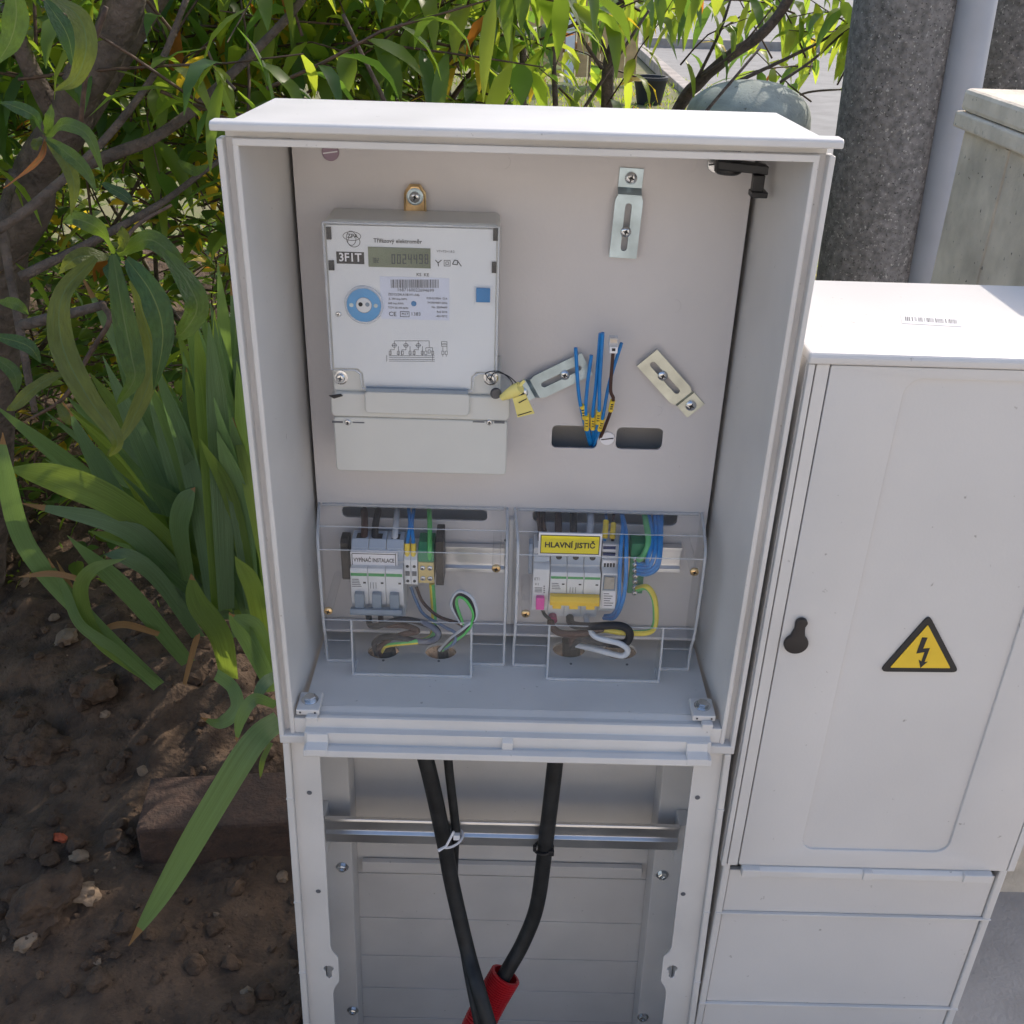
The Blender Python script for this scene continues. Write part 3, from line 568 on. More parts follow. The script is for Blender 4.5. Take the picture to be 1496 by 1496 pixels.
for lab_, m, pts, sl, r in wires:
    root = thing('loose_wire', U(*pts[-1][:2], y=pts[-1][2]), lab_, 'wire', 'loose control wires hanging out of the plate opening')
    P = smooth_pts(pp(*pts)); mb = MB(); mb.tube(P, r, 8); mb.build('insulation', m, root, smooth=True)
    yd = min(P, key=lambda p: (p - U(sl[0], sl[1], y=p.y)).length).y
    yd2 = min(P, key=lambda p: (p - U(sl[2], sl[3], y=p.y)).length).y
    a, b = U(sl[0], sl[1], y=yd), U(sl[2], sl[3], y=yd2); mb = MB(); mb.tube([a, b], r * 1.55, 10); s = mb.build('marker_sleeve', YELL, root, smooth=True)
    mb = MB()
    for t in (.3, .5, .7): p = a.lerp(b, t); mb.box(p.x - .0014, p.x + .0012, p.y - r * 1.55 - .0003, p.y - r * 1.2, p.z - .0009, p.z + .0007)
    mb.build('marker_print', INK, s)
    if m is WBROWN:
        mb = MB(); mb.pbox(890, 494, 903, 507, .118, .127); mb.build('connector', CLEARE, root, bevel=.0006)
        mb = MB(); mb.pbox(891.5, 496.5, 901.5, 501, .120, .126); mb.build('connector_clamp', BRASS, root)
        mb = MB(); mb.pbox(890.5, 507.2, 902.5, 516.5, .118, .127); cb = mb.build('connector_body', WHITE, root, bevel=.0006)
        mb = MB(); mb.pbox(894, 509, 899, 513, .1176, .1179); mb.build('connector_print', INK, cb)

# ================================================================== DIN RAILS AND DEVICES
def din(px0, px1, label):
    y = .142; za = U((px0 + px1) / 2, 798, y=y).z; zb_ = za - .033; x0 = U(px0, 820, y=y).x; x1 = U(px1, 820, y=y).x
    p = [(y + .009, za), (y, za), (y, za - .0045), (y + .006, za - .006), (y + .006, zb_ + .006), (y, zb_ + .0045), (y, zb_), (y + .009, zb_)]
    mb = MB(); mb.prism(p, lambda u, v, t: (t, u, v), x0, x1); return tag(mb.build('mounting_rail', ALU, None, bevel=.0004), label, 'rail')
din(497, 737, 'steel mounting rail behind the three-pole switch, left clear cover')
din(772, 995, 'steel mounting rail behind the main circuit breaker, right clear cover')
def breaker(root, px0, px1, n, handle_mat, yn=.099, ybd=.115, py=(783, 832, 889, 899)):
    """modular device: upper body, nose with green stripe per pole, handles, lower body"""
    xc = (px0 + px1) / 2; z = [U(xc, py[0] + 14, y=ybd).z, U(xc, py[1], y=yn).z, U(xc, py[2], y=yn).z, U(xc, py[3], y=ybd).z]
    X0 = U(px0, 850, y=yn).x; X1 = U(px1, 850, y=yn).x; wd = (X1 - X0) / n
    for i in range(n):
        a, b = X0 + wd * i + .0002, X0 + wd * (i + 1) - .0002
        mb = MB(); pr = [(.141, z[0] + .004), (.122, z[0] + .004), (ybd, z[0] - .003), (ybd, z[1] - .001), (yn + .002, z[1]), (yn, z[1] - .003), (yn, z[2] + .006), (yn + .003, z[2] + .0005), (ybd, z[2]), (ybd, z[3]), (.141, z[3])]
        mb.prism(pr, lambda u, v, t: (t, u, v), a, b); body = mb.build('pole_body', DEVW, root, bevel=.0006)
        mb = MB(); m = (a + b) / 2                      # upper grey terminal block with screw opening
        mb.prism([(.140, z[0] + .0045), (.1215, z[0] + .0045), (ybd - .0006, z[0] - .003), (ybd - .0006, z[1] + .002), (.140, z[1] + .002)], lambda u, v, t: (t, u, v), a + .0003, b - .0003); up = mb.build('terminal_block', DEVG, root, bevel=.0006)
        mb = MB(); mb.lathe([(.0034, 0), (.0034, .0007), (.0024, .0008)], (m, ybd - .0006, z[0] - .012), (0, -1, 0), 14); mb.build('terminal_hole', INK, up)
        mb = MB(); mb.box(m - .0045, m + .0045, .1225, .1330, z[0] + .0046, z[0] + .0052); mb.build('wire_entry', INK, up)
        h1 = z[1] - z[2]
        mb = MB(); mb.box(a + .0006, b - .0006, yn - .0004, yn + .0008, z[1] - h1 * .17, z[1] - h1 * .10); mb.build('green_stripe', GREENP, body)
        mb = MB(); mb.box(b - .0052, b - .0022, yn - .0003, yn + .0005, z[1] - h1 * .36, z[1] - h1 * .32); mb.build('status_window', INK, body)
    return X0, X1, z, wd
sw = thing('three_pole_switch', U(551, 895, y=.13), 'white and grey three-pole switch with grey toggle and white name sticker', 'switch')
X0, X1, z, wd = breaker(sw, 512, 589, 3, DEVD)
h1 = z[1] - z[2]
for i in range(3):
    m = X0 + wd * (i + .5); mb = MB(); mb.box(m - wd * .27, m + wd * .27, .0915, .0988, z[2] + .004, z[1] - h1 * .55); mb.build('toggle', DEVD, sw, bevel=.0008)
mb = MB(); mb.prism([(.0985, z[2] + .003), (.088, z[2] + .006), (.0865, z[2] + .001), (.088, z[2] - .0025), (.0985, z[2] - .002)], lambda u, v, t: (t, u, v), X0 - .0006, X1 - .001); mb.build('toggle_bar', DEVD, sw, bevel=.001)
mb = MB(); mb.pbox(512.5, 807.5, 580.5, 829.5, .1085, .1142); st = mb.build('name_sticker', WHITE, sw)
mb = MB()
for q in ((514, 809, 578.5, 810), (514, 827, 578.5, 828), (514, 809, 515, 828), (577.5, 809, 578.5, 828)): mb.pbox(*q, .1082, .1084)
mb.build('sticker_frame', INK, st); text('VYPÍNAČ INSTALACE', 546.3, 818.8, 6.6, .1082, INK, st, xs=.66, bold=.15)
text('Schneider', 519, 838.5, 2.2, .0987, INKG, sw, align='CENTER', xs=.8)
mb = MB()
for i in range(5): mb.pbox(514, 846 + i * 2.6, 520 + (i * 7) % 6 + 4, 846.8 + i * 2.6, .0986, .0989)
for i in range(3): mb.pbox(541 + i * 4, 851, 541.7 + i * 4, 860, .0986, .0989)
mb.build('device_print', INKG, sw)
# main breaker (right)
mbk = thing('main_circuit_breaker', U(840, 898, y=.13), 'three-pole main circuit breaker with yellow handle bar and yellow name sticker', 'circuit breaker')
X0, X1, z, wd = breaker(mbk, 803.5, 877.5, 3, YELP, py=(786, 838, 884, 901))
h1 = z[1] - z[2]
mb = MB(); mb.prism([(.0985, z[1] - h1 * .62), (.090, z[1] - h1 * .60), (.0865, z[1] - h1 * .72), (.088, z[1] - h1 * .86), (.0985, z[1] - h1 * .84)], lambda u, v, t: (t, u, v), X0 + .0006, X1 - .0006); mb.build('handle_bar', YELP, mbk, bevel=.0008)
for i in range(3):
    m = X0 + wd * (i + .5); mb = MB(); mb.box(m - wd * .30, m + wd * .22, .0895, .0988, z[1] - h1 * .99, z[1] - h1 * .86); mb.build('handle', YELP, mbk, bevel=.0006)
    mb = MB(); mb.lathe([(.0036, 0), (.0036, .0006), (.0025, .0007)], (m, .1149, z[2] - .0055), (0, -1, 0), 14); mb.build('lower_terminal_hole', INK, mbk)
mb = MB(); mb.pbox(786.5, 779.5, 879, 812.5, .1015, .1030); st = mb.build('name_sticker', WHITE, mbk, bevel=.0003)
mb = MB(); mb.pbox(789.5, 782.5, 876, 809.5, .1011, .1014); k = mb.build('sticker_frame', INK, st)
mb = MB(); mb.pbox(790.6, 783.6, 875, 808.4, .1008, .1010); mb.build('sticker_field', YELS, st)
text('HLAVNÍ JISTIČ', 832.7, 797.0, 8.8, .1006, INK, st, xs=.93, bold=.35)
text('Schneider', 811.5, 845, 2.2, .0987, INKG, mbk, xs=.8)
mb = MB()
for i in range(4): mb.pbox(806, 852 + i * 2.6, 812 + (i * 7) % 6 + 4, 852.8 + i * 2.6, .0986, .0989)
for i in range(3): mb.pbox(832.5 + i * 4, 858, 833.2 + i * 4, 866, .0986, .0989)
mb.build('device_print', INKG, mbk)
# single-pole device with pink toggle
pk = thing('single_pole_breaker', U(790, 890, y=.13), 'narrow white single-pole breaker with pink toggle', 'circuit breaker')
xa, xb = U(778.5, 850, y=.1).x, U(802.5, 850, y=.1).x
zz = [U(790, 798, y=.115).z, U(790, 832, y=.1).z, U(790, 888, y=.1).z, U(790, 892, y=.115).z]
mb = MB(); mb.prism([(.141, zz[0]), (.115, zz[0] - .002), (.115, zz[1] + .004), (.108, zz[1] + .002), (.100, zz[1]), (.100, zz[2]), (.115, zz[2] - .001), (.115, zz[3]), (.141, zz[3])], lambda u, v, t: (t, u, v), xa, xb); pb = mb.build('pole_body', DEVW, pk, bevel=.0008)
mb = MB(); mb.box(xa + .001, xb - .001, .1092, .1146, zz[1] + .0045, zz[1] + .011); mb.build('grey_band', DEVG, pk)
mb = MB(); mb.box(xa + .0042, xb - .0045, .0930, .0998, zz[2] + .0015, zz[2] + .0175); mb.build('pink_toggle', PINK, pk, bevel=.001)
c = U(789, 812, y=.1145); mb = MB(); mb.lathe([(.0040, 0), (.0040, .0006), (.0028, .0007)], (c.x, .1148, c.z), (0, -1, 0), 14); mb.build('terminal_hole', INK, pk)
for t, py_, hh in (('ETI', 846, 4.5), ('B 2', 853.5, 3.4)): text(t, 784.5, py_, hh, .0997, INKG, pk, xs=.9)
mb = MB()
for i in range(4): mb.pbox(781, 858.5 + i * 2, 792, 859.2 + i * 2, .0996, .0999)
for i in range(4): mb.pbox(794, 856 + i * 3, 796, 857.4 + i * 3, .0996, .0999)
mb.build('device_print', INKG, pk)
# relay module
rl = thing('relay_module', U(890, 892, y=.13), 'narrow relay module with beige window and dark blue stripes', 'relay')
xa, xb = U(879, 850, y=.1).x, U(902, 850, y=.1).x
zz = [U(890, 792, y=.115).z, U(890, 838, y=.1).z, U(890, 890, y=.1).z, U(890, 893, y=.115).z]
mb = MB(); mb.prism([(.141, zz[0]), (.115, zz[0] - .002), (.115, zz[1] + .004), (.108, zz[1] + .002), (.100, zz[1]), (.100, zz[2]), (.115, zz[2] - .001), (.115, zz[3]), (.141, zz[3])], lambda u, v, t: (t, u, v), xa, xb); mb.build('relay_body', DEVW, rl, bevel=.0008)
mb = MB(); mb.pbox(880, 796, 900.5, 806, .111, .1149); e = mb.build('terminal_strip', WHITE, rl, bevel=.0005)
mb = MB(); mb.pbox(881, 798, 899.5, 802.5, .1106, .1109); mb.build('blue_stripe', mat('navy_print', (.02, .04, .14), .45), e)
mb = MB(); mb.pbox(881, 809, 899, 812, .112, .1149); mb.build('blue_stripe', MATS['navy_print'], rl)
mb = MB(); mb.pbox(880, 819, 900.5, 831, .110, .1149); e = mb.build('terminal_strip', WHITE, rl, bevel=.0005)
mb = MB()
for i in range(4): mb.pbox(882 + i * 4.4, 823, 885.2 + i * 4.4, 829, .1096, .1099)
mb.build('contact_holes', INK, e)
mb = MB(); mb.pbox(881, 841, 899.5, 863, .0992, .0999); mb.build('window_well', DEVD, rl)
mb = MB(); mb.pbox(883, 844, 897.5, 861, .0965, .0991); mb.build('relay_window', mat('beige_plastic', (.40, .36, .30), .3), rl, bevel=.0006)
mb = MB(); mb.pbox(880.5, 865, 899, 888, .0994, .0999); e = mb.build('data_label', WHITE, rl)
mb = MB()
for i in range(6): mb.pbox(882, 867 + i * 3.4, 890 + (i * 5) % 7, 868 + i * 3.4, .0991, .0993)
mb.build('label_print', INKG, e)
# terminals on the left rail
for px0, px1, lb in ((590.5, 600, 'white clamp terminal next to the three-pole switch'), (600.4, 610, 'white clamp terminal next to the green earth terminal')):
    t = thing('clamp_terminal', U((px0 + px1) / 2, 857, y=.13), lb, 'terminal', 'white clamp terminals'); mb = MB(); xa, xb = U(px0, 830, y=.108).x, U(px1, 830, y=.108).x
    za, zb_ = U(600, 815, y=.108).z, U(600, 856, y=.108).z
    mb.prism([(.141, za + .006), (.120, za + .006), (.108, za - .003), (.108, zb_ + .002), (.115, zb_), (.141, zb_)], lambda u, v, q: (q, u, v), xa, xb); body = mb.build('terminal_body', DEVW, t, bevel=.0006)
    xm = (xa + xb) / 2
    for dz, hh in ((.30, .0012), (.82, .0012)):
        mb = MB(); z_ = za + (zb_ - za) * dz; mb.lathe([(.0018, 0), (.0018, .0004)], (xm, .1079, z_), (0, -1, 0), 10); mb.build('screw_hole', INK, body)
    mb = MB(); z_ = za + (zb_ - za) * .55; mb.box(xa + .0012, xb - .0012, .1074, .1079, z_ - .003, z_ + .003); mb.build('clamp_slot', INKG, body)
et = thing('earth_terminal', U(622, 853, y=.13), 'green and yellow earth terminal with four screws', 'terminal'); xa, xb = U(611, 830, y=.108).x, U(634, 830, y=.108).x
za, zm, zb_ = U(622, 803, y=.11).z, U(622, 822, y=.108).z, U(622, 852, y=.108).z
mb = MB(); mb.prism([(.141, za + .004), (.120, za + .004), (.111, za - .002), (.109, zm + .0002), (.141, zm + .0002)], lambda u, v, q: (q, u, v), xa, xb); mb.build('green_block', TERMG, et, bevel=.0006)
mb = MB(); mb.box(xa, xb, .108, .141, zb_, zm); mb.build('yellow_block', TERMY, et, bevel=.0008)
for i in range(2):
    for j in range(2):
        mb = MB(); cross_screw(mb, (xa + (xb - xa) * (.28 + .46 * i), .1078, zm + (zb_ - zm) * (.25 + .5 * j)), .0030, slot=1); mb.build('terminal_screw', [STEEL, INK], et)
for (px0, px1, py0, py1, yy, lb) in ((499, 511, 792, 852, .122, 'dark brown end stop left of the three-pole switch'), (636.5, 648, 786, 857, .108, 'dark brown end stop right of the earth terminal')):
    mb = MB(); xa, xb = U(px0, 830, y=yy).x, U(px1, 830, y=yy).x; za, zb_ = U(600, py0, y=yy).z, U(600, py1, y=yy).z
    mb.prism([(.141, za), (yy + .005, za), (yy, za - .004), (yy, zb_ + .004), (yy + .004, zb_), (.141, zb_)], lambda u, v, q: (q, u, v), xa, xb); tag(mb.build('end_stop', DARKBR, None, bevel=.0008), lb, 'end stop', 'rail end stops')
mb = MB(); xa, xb = U(772, 830, y=.125).x, U(777.5, 830, y=.125).x; mb.prism([(.141, .185), (.128, .185), (.124, .178), (.124, .150), (.128, .145), (.141, .145)], lambda u, v, q: (q, u, v), xa, xb); tag(mb.build('end_stop', DEVG, None, bevel=.0008), 'grey end stop left of the single-pole breaker with pink toggle', 'end stop', 'rail end stops')
# earth bar on the right rail
eb = thing('earth_bar', U(928, 868, y=.13), 'green earth bar with a column of screws and blue wires', 'terminal bar'); 
a, b = U(917, 800, y=.12), U(938, 865, y=.12)
mb = MB(); mb.box(a.x + .004, b.x, .118, .141, U(928, 866, y=.12).z, U(928, 793, y=.12).z); mb.build('bar_base', TERMG, eb, bevel=.001)
mb = MB(); mb.box(a.x - .001, a.x + .0038, .118, .138, U(928, 858, y=.12).z, U(928, 812, y=.12).z); mb.build('copper_bar', BRASS, eb, bevel=.0006)
for i in range(7):
    c = U(929 - i * .3, 817 + i * 8.2, y=.116); mb = MB(); mb.lathe([(.0036, -.002), (.0036, .0005), (.003, .001)], (c.x, .1165, c.z), (0, -1, 0), 6); cross_screw(mb, (c.x, .1155, c.z), .0027, slot=1); mb.build('bar_screw', [STEEL, INK], eb)

# ---- wiring under the covers: each conductor a thing
def wire(pts, r, m, label, group, strip=None, name='conductor'):
    P = smooth_pts(pp(*pts)); mb = MB(); mb.tube(P, r, 9)
    if strip is not None:                       # green and yellow earth conductor: lengthwise stripe
        k = 9; n = len(P)
        for f in range((n - 1) * k):
            if (f % k) in (0, 1, 4, 5): mb.m[f] = 1
        o = mb.build(name, [m, strip], None, smooth=True)
    else: o = mb.build(name, m, None, smooth=True)
    return tag(o, label, 'wire', group)
GL = 'conductors under the left clear cover'; GR = 'conductors under the right clear cover'
wire([(532, 745, .170), (533, 762, .145), (532, 786, .126), (532, 800, .130)], .0040, WBROWN, 'brown conductor entering the first pole of the three-pole switch', GL)
wire([(553, 745, .170), (549, 765, .146), (548, 786, .126), (553, 800, .130)], .0040, WBLACK, 'black conductor entering the middle pole of the three-pole switch', GL)
wire([(580, 745, .170), (579, 762, .146), (577, 784, .126), (578, 800, .130)], .0036, WGREY, 'grey conductor entering the third pole of the three-pole switch', GL)
wire([(597, 742, .170), (599, 765, .140), (595, 795, .120), (595, 812, .118)], .0021, WBLUE, 'left blue wire above the white clamp terminals', GL)
wire([(605, 742, .170), (602, 765, .140), (604, 795, .120), (604, 812, .118)], .0021, WBLUE, 'right blue wire above the white clamp terminals', GL)
for px in (595, 604): mb = MB(); mb.tube(pp((px, 794, .1195), (px + .2, 813, .114)), .0032, 10); tag(mb.build('marker_sleeve', YELL, None, smooth=True), 'yellow marker sleeve on the %s blue wire above the clamp terminals' % ('left' if px == 595 else 'right'), 'sleeve', 'yellow marker sleeves')
wire([(627, 742, .170), (628, 770, .135), (628, 800, .112), (628, 818, .112)], .0028, WGREEN, 'bright green wire dropping into the green and yellow earth terminal', GL)
wire([(631, 852, .118), (633, 880, .122), (634, 905, .118), (632, 926, .100), (622, 935, .088), (600, 938, .084), (565, 942, .096), (556, 952, .115)], .0034, WYEL, 'green and yellow conductor below the earth terminal', GL, WGREEN)
wire([(600, 857, .120), (608, 878, .112), (620, 898, .104), (648, 915, .094), (665, 925, .088), (664, 938, .086), (650, 948, .100)], .0019, mat('grey_blue_wire', (.10, .17, .30), .4), 'thin grey-blue wire curving right from the white terminals', GL)
wire([(608, 857, .120), (618, 880, .110), (640, 900, .100), (668, 910, .088), (676, 918, .086), (668, 935, .090), (645, 950, .105)], .0019, WBROWN, 'thin brown wire curving right from the white terminals', GL)
for i, (m, dx, nm) in enumerate(((WBLACK, 0, 'black'), (WGREEN, 4, 'green'), (WGREY, -4, 'grey'))):
    wire([(644 + dx / 2, 950, .105), (660, 935 + dx, .090), (680, 920 + dx, .082), (694 - dx / 2, 900, .080), (686 - dx, 876 + dx / 2, .082), (670, 868 + dx, .084), (663 + dx, 882, .086), (672 + dx / 2, 905, .086), (680, 920 + dx, .086)], .0020, m, 'thin %s wire looped in a ring at the right of the left cover' % nm, GL)
wire([(538, 898, .118), (545, 915, .095), (590, 905, .090), (632, 916, .082), (640, 930, .082), (620, 938, .084), (570, 930, .088), (548, 938, .095), (550, 955, .118)], .0036, WBLACK, 'thick black conductor looping below the three-pole switch', GL)
wire([(577, 898, .118), (588, 905, .098), (620, 910, .084), (640, 926, .078), (625, 937, .082), (580, 935, .09), (556, 946, .105), (554, 956, .118)], .0034, mat('slate_wire', (.14, .15, .19), .42), 'slate grey conductor looping below the third pole', GL)
wire([(556, 898, .118), (560, 912, .098), (590, 914, .092), (610, 922, .088), (585, 928, .09), (556, 944, .100), (556, 958, .12)], .0034, WBROWN, 'brown conductor looping below the middle pole', GL)
# right cover
for px, dx, nm in ((786, 1, 'first'), (794, 0, 'second')): wire([(px, 748, .170), (px + dx * 2, 765, .148), (px + 3, 785, .130), (px + 3, 800, .132)], .0026, WBROWN, '%s thin brown conductor behind the yellow name sticker, from the left' % nm, GR)
wire([(816, 748, .170), (816, 770, .146), (816, 790, .128), (816, 805, .13)], .0042, WBROWN, 'thick brown conductor above the yellow name sticker', GR)
wire([(838, 748, .170), (838, 770, .146), (838, 790, .128), (838, 805, .13)], .0042, WBLACK, 'thick black conductor above the yellow name sticker', GR)
wire([(862, 748, .170), (863, 762, .150), (861, 790, .128), (861, 805, .13)], .0042, WGREY, 'thick grey conductor above the yellow name sticker', GR)
wire([(885, 752, .170), (886, 765, .135), (883, 790, .118)], .0018, WBLUE, 'thin blue wire with yellow sleeve above the relay', GR)
wire([(897, 748, .170), (896, 765, .135), (895, 790, .118)], .0018, WBROWN, 'thin brown wire with yellow sleeve above the relay', GR)
for a_, b_, lb in (((885.5, 761, .134), (883.5, 785, .117), 'yellow marker sleeve on the thin blue wire above the relay'), ((896.2, 765, .134), (894.8, 785, .117), 'yellow marker sleeve on the thin brown wire above the relay')):
    mb = MB(); mb.tube(pp(a_, b_), .0032, 10); tag(mb.build('marker_sleeve', YELL, None, smooth=True), lb, 'sleeve', 'yellow marker sleeves')
wire([(908, 748, .168), (910, 770, .125), (907, 800, .102), (905, 850, .098), (904, 880, .098), (896, 897, .106), (884, 900, .116)], .0024, WBLUE, 'blue wire running down the right side of the relay, inner one', GR)
wire([(908, 748, .168), (914, 775, .122), (915, 810, .100), (914, 850, .096), (909, 880, .096), (898, 902, .104), (882, 903, .116)], .0024, WBLUE, 'blue wire running down the right side of the relay, outer one', GR)
wire([(941, 748, .168), (946, 775, .130), (947, 795, .115), (940, 812, .112), (932, 818, .114)], .0036, mat('light_green_wire', (.12, .46, .18), .4), 'thick green wire bending into the top of the earth bar', GR)
for i, (x0_, xm, ye) in enumerate(((947, 952, 826), (956, 958, 831), (961, 964, 836), (967, 966, 841))):
    wire([(x0_, 746, .168), (xm, 775, .130), (xm - 1, 800 + i * 2, .112), (xm - 6, 818 + i * 4, .106), (945, ye - 2, .108), (931, ye - 3, .114)], .0024, WBLUE, '%s blue wire curving into the earth bar, counted from the left' % ('first', 'second', 'third', 'fourth')[i], GR)
wire([(931, 860, .114), (945, 858, .104), (955, 872, .100), (958, 895, .100), (956, 915, .096), (945, 924, .090), (910, 924, .088), (880, 920, .092), (850, 925, .100), (835, 945, .112)], .0036, WYEL, 'green and yellow conductor sweeping down from the earth bar', GR, WGREEN)
wire([(805, 900, .118), (806, 915, .098), (820, 925, .090), (850, 925, .088), (880, 918, .090), (840, 930, .096), (836, 945, .110)], .0042, WBROWN, 'brown conductor leaving the first pole of the main breaker', GR)
wire([(832, 900, .118), (836, 912, .098), (860, 915, .086), (905, 914, .080), (920, 925, .078), (912, 940, .080), (880, 938, .084), (848, 932, .092), (836, 945, .108)], .0046, WBLACK, 'thick black conductor looping below the main breaker', GR)
wire([(857, 898, .118), (858, 910, .096), (870, 930, .082), (905, 940, .076), (917, 950, .076), (908, 958, .080), (875, 950, .086), (842, 942, .100)], .0034, mat('pale_wire', (.55, .58, .62), .4), 'pale grey conductor curving below the third pole of the main breaker', GR)
wire([(792, 890, .122), (796, 898, .110), (803, 904, .106), (812, 906, .112)], .0020, WBLACK, 'short thin black link below the single-pole breaker', GR)
mb = MB(); mb.tube(pp((807, 900, .114), (808, 907, .106)), .0050, 12); tag(mb.build('end_sleeve', mat('mauve_sleeve', (.35, .05, .13), .45), None, smooth=True), 'dark red end sleeve below the first pole of the main breaker', 'sleeve')
for hx, hy, ln_, lb in ((566, 952, .03, 'black sheath end in the leftmost floor hole'), (649, 953, .022, 'thin black sheath end in the floor hole left of the centre rib'), (836, 950, .030, 'black cable sheath end standing in the floor hole under the main breaker')):
    c = U(hx, hy, z=FZ); r = .011 if ln_ > .025 else .007
    mb = MB(); mb.tube([(c.x, c.y, -.0025), (c.x, c.y + .002, .02), (c.x - .002, c.y + .004, .036 + (.012 if hx == 836 else .002))], r, 14); tag(mb.build('cable_sheath_end', RUBBER, None, smooth=True), lb, 'cable')

# ================================================================== CLEAR TERMINAL COVERS
def cover(pxl, pxr, tl, tr, label, screws):
    root = thing('clear_terminal_cover', (U((pxl + pxr) / 2, 850, y=.1).x, .1, FZ), label, 'cover', 'clear terminal covers')
    xl, xr = U(pxl, 740, y=PY).x, U(pxr, 742, y=PY).x; x0, x1 = xl + .0005, xr - .0005
    zT = .2145; zA, zB, zC, zD = U(600, 772, y=.108).z, U(600, 806, y=.083).z, U(600, 908, y=.083).z, U(600, 938, y=.100).z
    prof = [(.1545, zT), (.150, zT + .001), (.108, zA), (.083, zB), (.083, zC), (.100, zD), (.100, .0375)]
    t0, t1 = U(tl, 990, y=.078).x, U(tr, 990, y=.078).x
    mb = MB(); T = .0016
    xf0, xf1 = U(pxl + 3, 860, y=.083).x, U(pxr - 3, 860, y=.083).x
    def X(x, y):                                    # the sides draw in towards the front
        k = (.1545 - y) / (.1545 - .083)
        if x == x0: return x0 + (xf0 - x0) * k
        if x == x1: return x1 + (xf1 - x1) * k
        return x
    def ribbon(pf, a, b):
        n = len(pf); v = []
        for y, z_ in pf: v += [(X(a, y), y, z_), (X(b, y), y, z_)]
        mb.add(v, [(2 * i, 2 * i + 1, 2 * i + 3, 2 * i + 2) for i in range(n - 1)])
    ribbon(prof[:5], x0, x1)                        # upper shell across the full width
    ribbon([prof[4], prof[5], prof[6]], x0, t0); ribbon([prof[4], prof[5], prof[6]], t1, x1)
    ribbon([prof[4], (.0775, zD + .002), (.0755, .0375)], t0, t1)
    for x in (t0, t1): mb.add([(x, .083, zC), (x, .0775, zD + .002), (x, .0755, .0375), (x, .100, .0375), (x, .100, zD)], [(0, 1, 2, 3, 4)])
    for x in (x0, x1): mb.add([(X(x, y), y, z_) for y, z_ in prof] + [(x, .1545, .0608)], [tuple(range(len(prof) + 1))])
    sh = mb.build('shell', CLEAR, root, fix=False)
    so = sh.modifiers.new('thickness', 'SOLIDIFY'); so.thickness = T; so.offset = -1
    # moulded edges and folds, their highlights put in as milky white
    e = MB(); r = .0021
    loop = [(x0, .1545, zT), (x1, .1545, zT)]; e.tube([(x0 + .004, .1535, zT + .0005), (x1 - .004, .1535, zT + .0005)], r, 8)
    for x in (x0, x1): e.tube(smooth_pts([(X(x, y), y, z_) for y, z_ in prof], 4), r * .75, 8)
    for s0, s1 in ((x0, t0), (t1, x1)): e.tube([(X(s0, .1), .100, .0372), (X(s1, .1), .100, .0372)], r, 8)
    for x in (t0, t1): e.tube([(x, .100, .0372), (x, .0755, .0372)], r, 8); e.tube([(x, .083, zC), (x, .0775, zD + .002), (x, .0755, .0385)], r * .6, 8)
    e.tube([(t0, .0755, .0372), (t1, .0755, .0372)], r, 8)
    e.build('rim', CLEARE, root, smooth=True)
    f = MB()
    for y, z_ in (prof[2], prof[3], prof[4]): f.tube([(X(x0, y), y - .0002, z_), (X(x1, y), y - .0002, z_)], .0006, 6)
    for s0, s1 in ((x0, t0), (t1, x1)): f.tube([(X(s0, .1), .100, zD), (X(s1, .1), .100, zD)], .0005, 6)
    f.build('fold', CLEARE, root, smooth=True)
    for px, py, sd_ in screws:
        c = U(px, py, y=.084); mb = MB(); mb.tube([(c.x, .0840, c.z), (c.x, .1545, c.z + .002)], .0048, 14); mb.build('post', CLEAR, root, smooth=True)
        mb = MB(); cross_screw(mb, (c.x, .0828, c.z), .0048, slot=1); mb.build('brass_screw', [BRASS, INK], root, smooth=True)
    for px, py in ((pxr - 3 if pxl < 600 else pxl + 4, 789), (pxr - 3 if pxl < 600 else pxl + 3, 867)):
        c = U(px, py, y=.12); mb = MB(); mb.lathe([(.0018, 0), (.0018, .0008)], c, (0, -1, 0), 10); mb.build('rib_hole', INK, root)
cover(466, 742, 517, 688, 'clear plastic cover over the switch with the white name sticker', [(480, 891, -1), (725, 829, 1)])
cover(752, 1027, 799, 962, 'clear plastic cover over the breaker with the yellow name sticker', [(768, 895, -1), (1014, 834, 1)])

# ================================================================== CABLES IN THE PEDESTAL
def cable(pts, r, label, name='power_cable', m=None, group='black cables in the pedestal'):
    mb = MB(); mb.tube(smooth_pts(pp(*pts), 10), r, 16); return tag(mb.build(name, m or RUBBER, None, smooth=True), label, 'cable', group)
cable([(600, 1060, .075), (622, 1110, .070), (648, 1225, .066), (660, 1290, .058), (682, 1385, .030), (700, 1450, -.014), (724, 1530, -.05)], .0100, 'thick black cable tied to the thin one, dropping left of the red conduit')
cable([(652, 1060, .085), (655, 1115, .082), (663, 1185, .080), (666, 1215, .076), (664, 1245, .075), (664, 1300, .072), (678, 1390, .046), (689, 1450, .004), (706, 1530, -.035)], .0056, 'thin black cable running beside the thick left one')
cable([(815, 1060, .075), (811, 1115, .070), (798, 1225, .064), (785, 1320, .056), (765, 1375, .045), (740, 1420, .03), (705, 1480, .01), (670, 1560, -.02)], .0098, 'thick black cable running down into the red conduit')
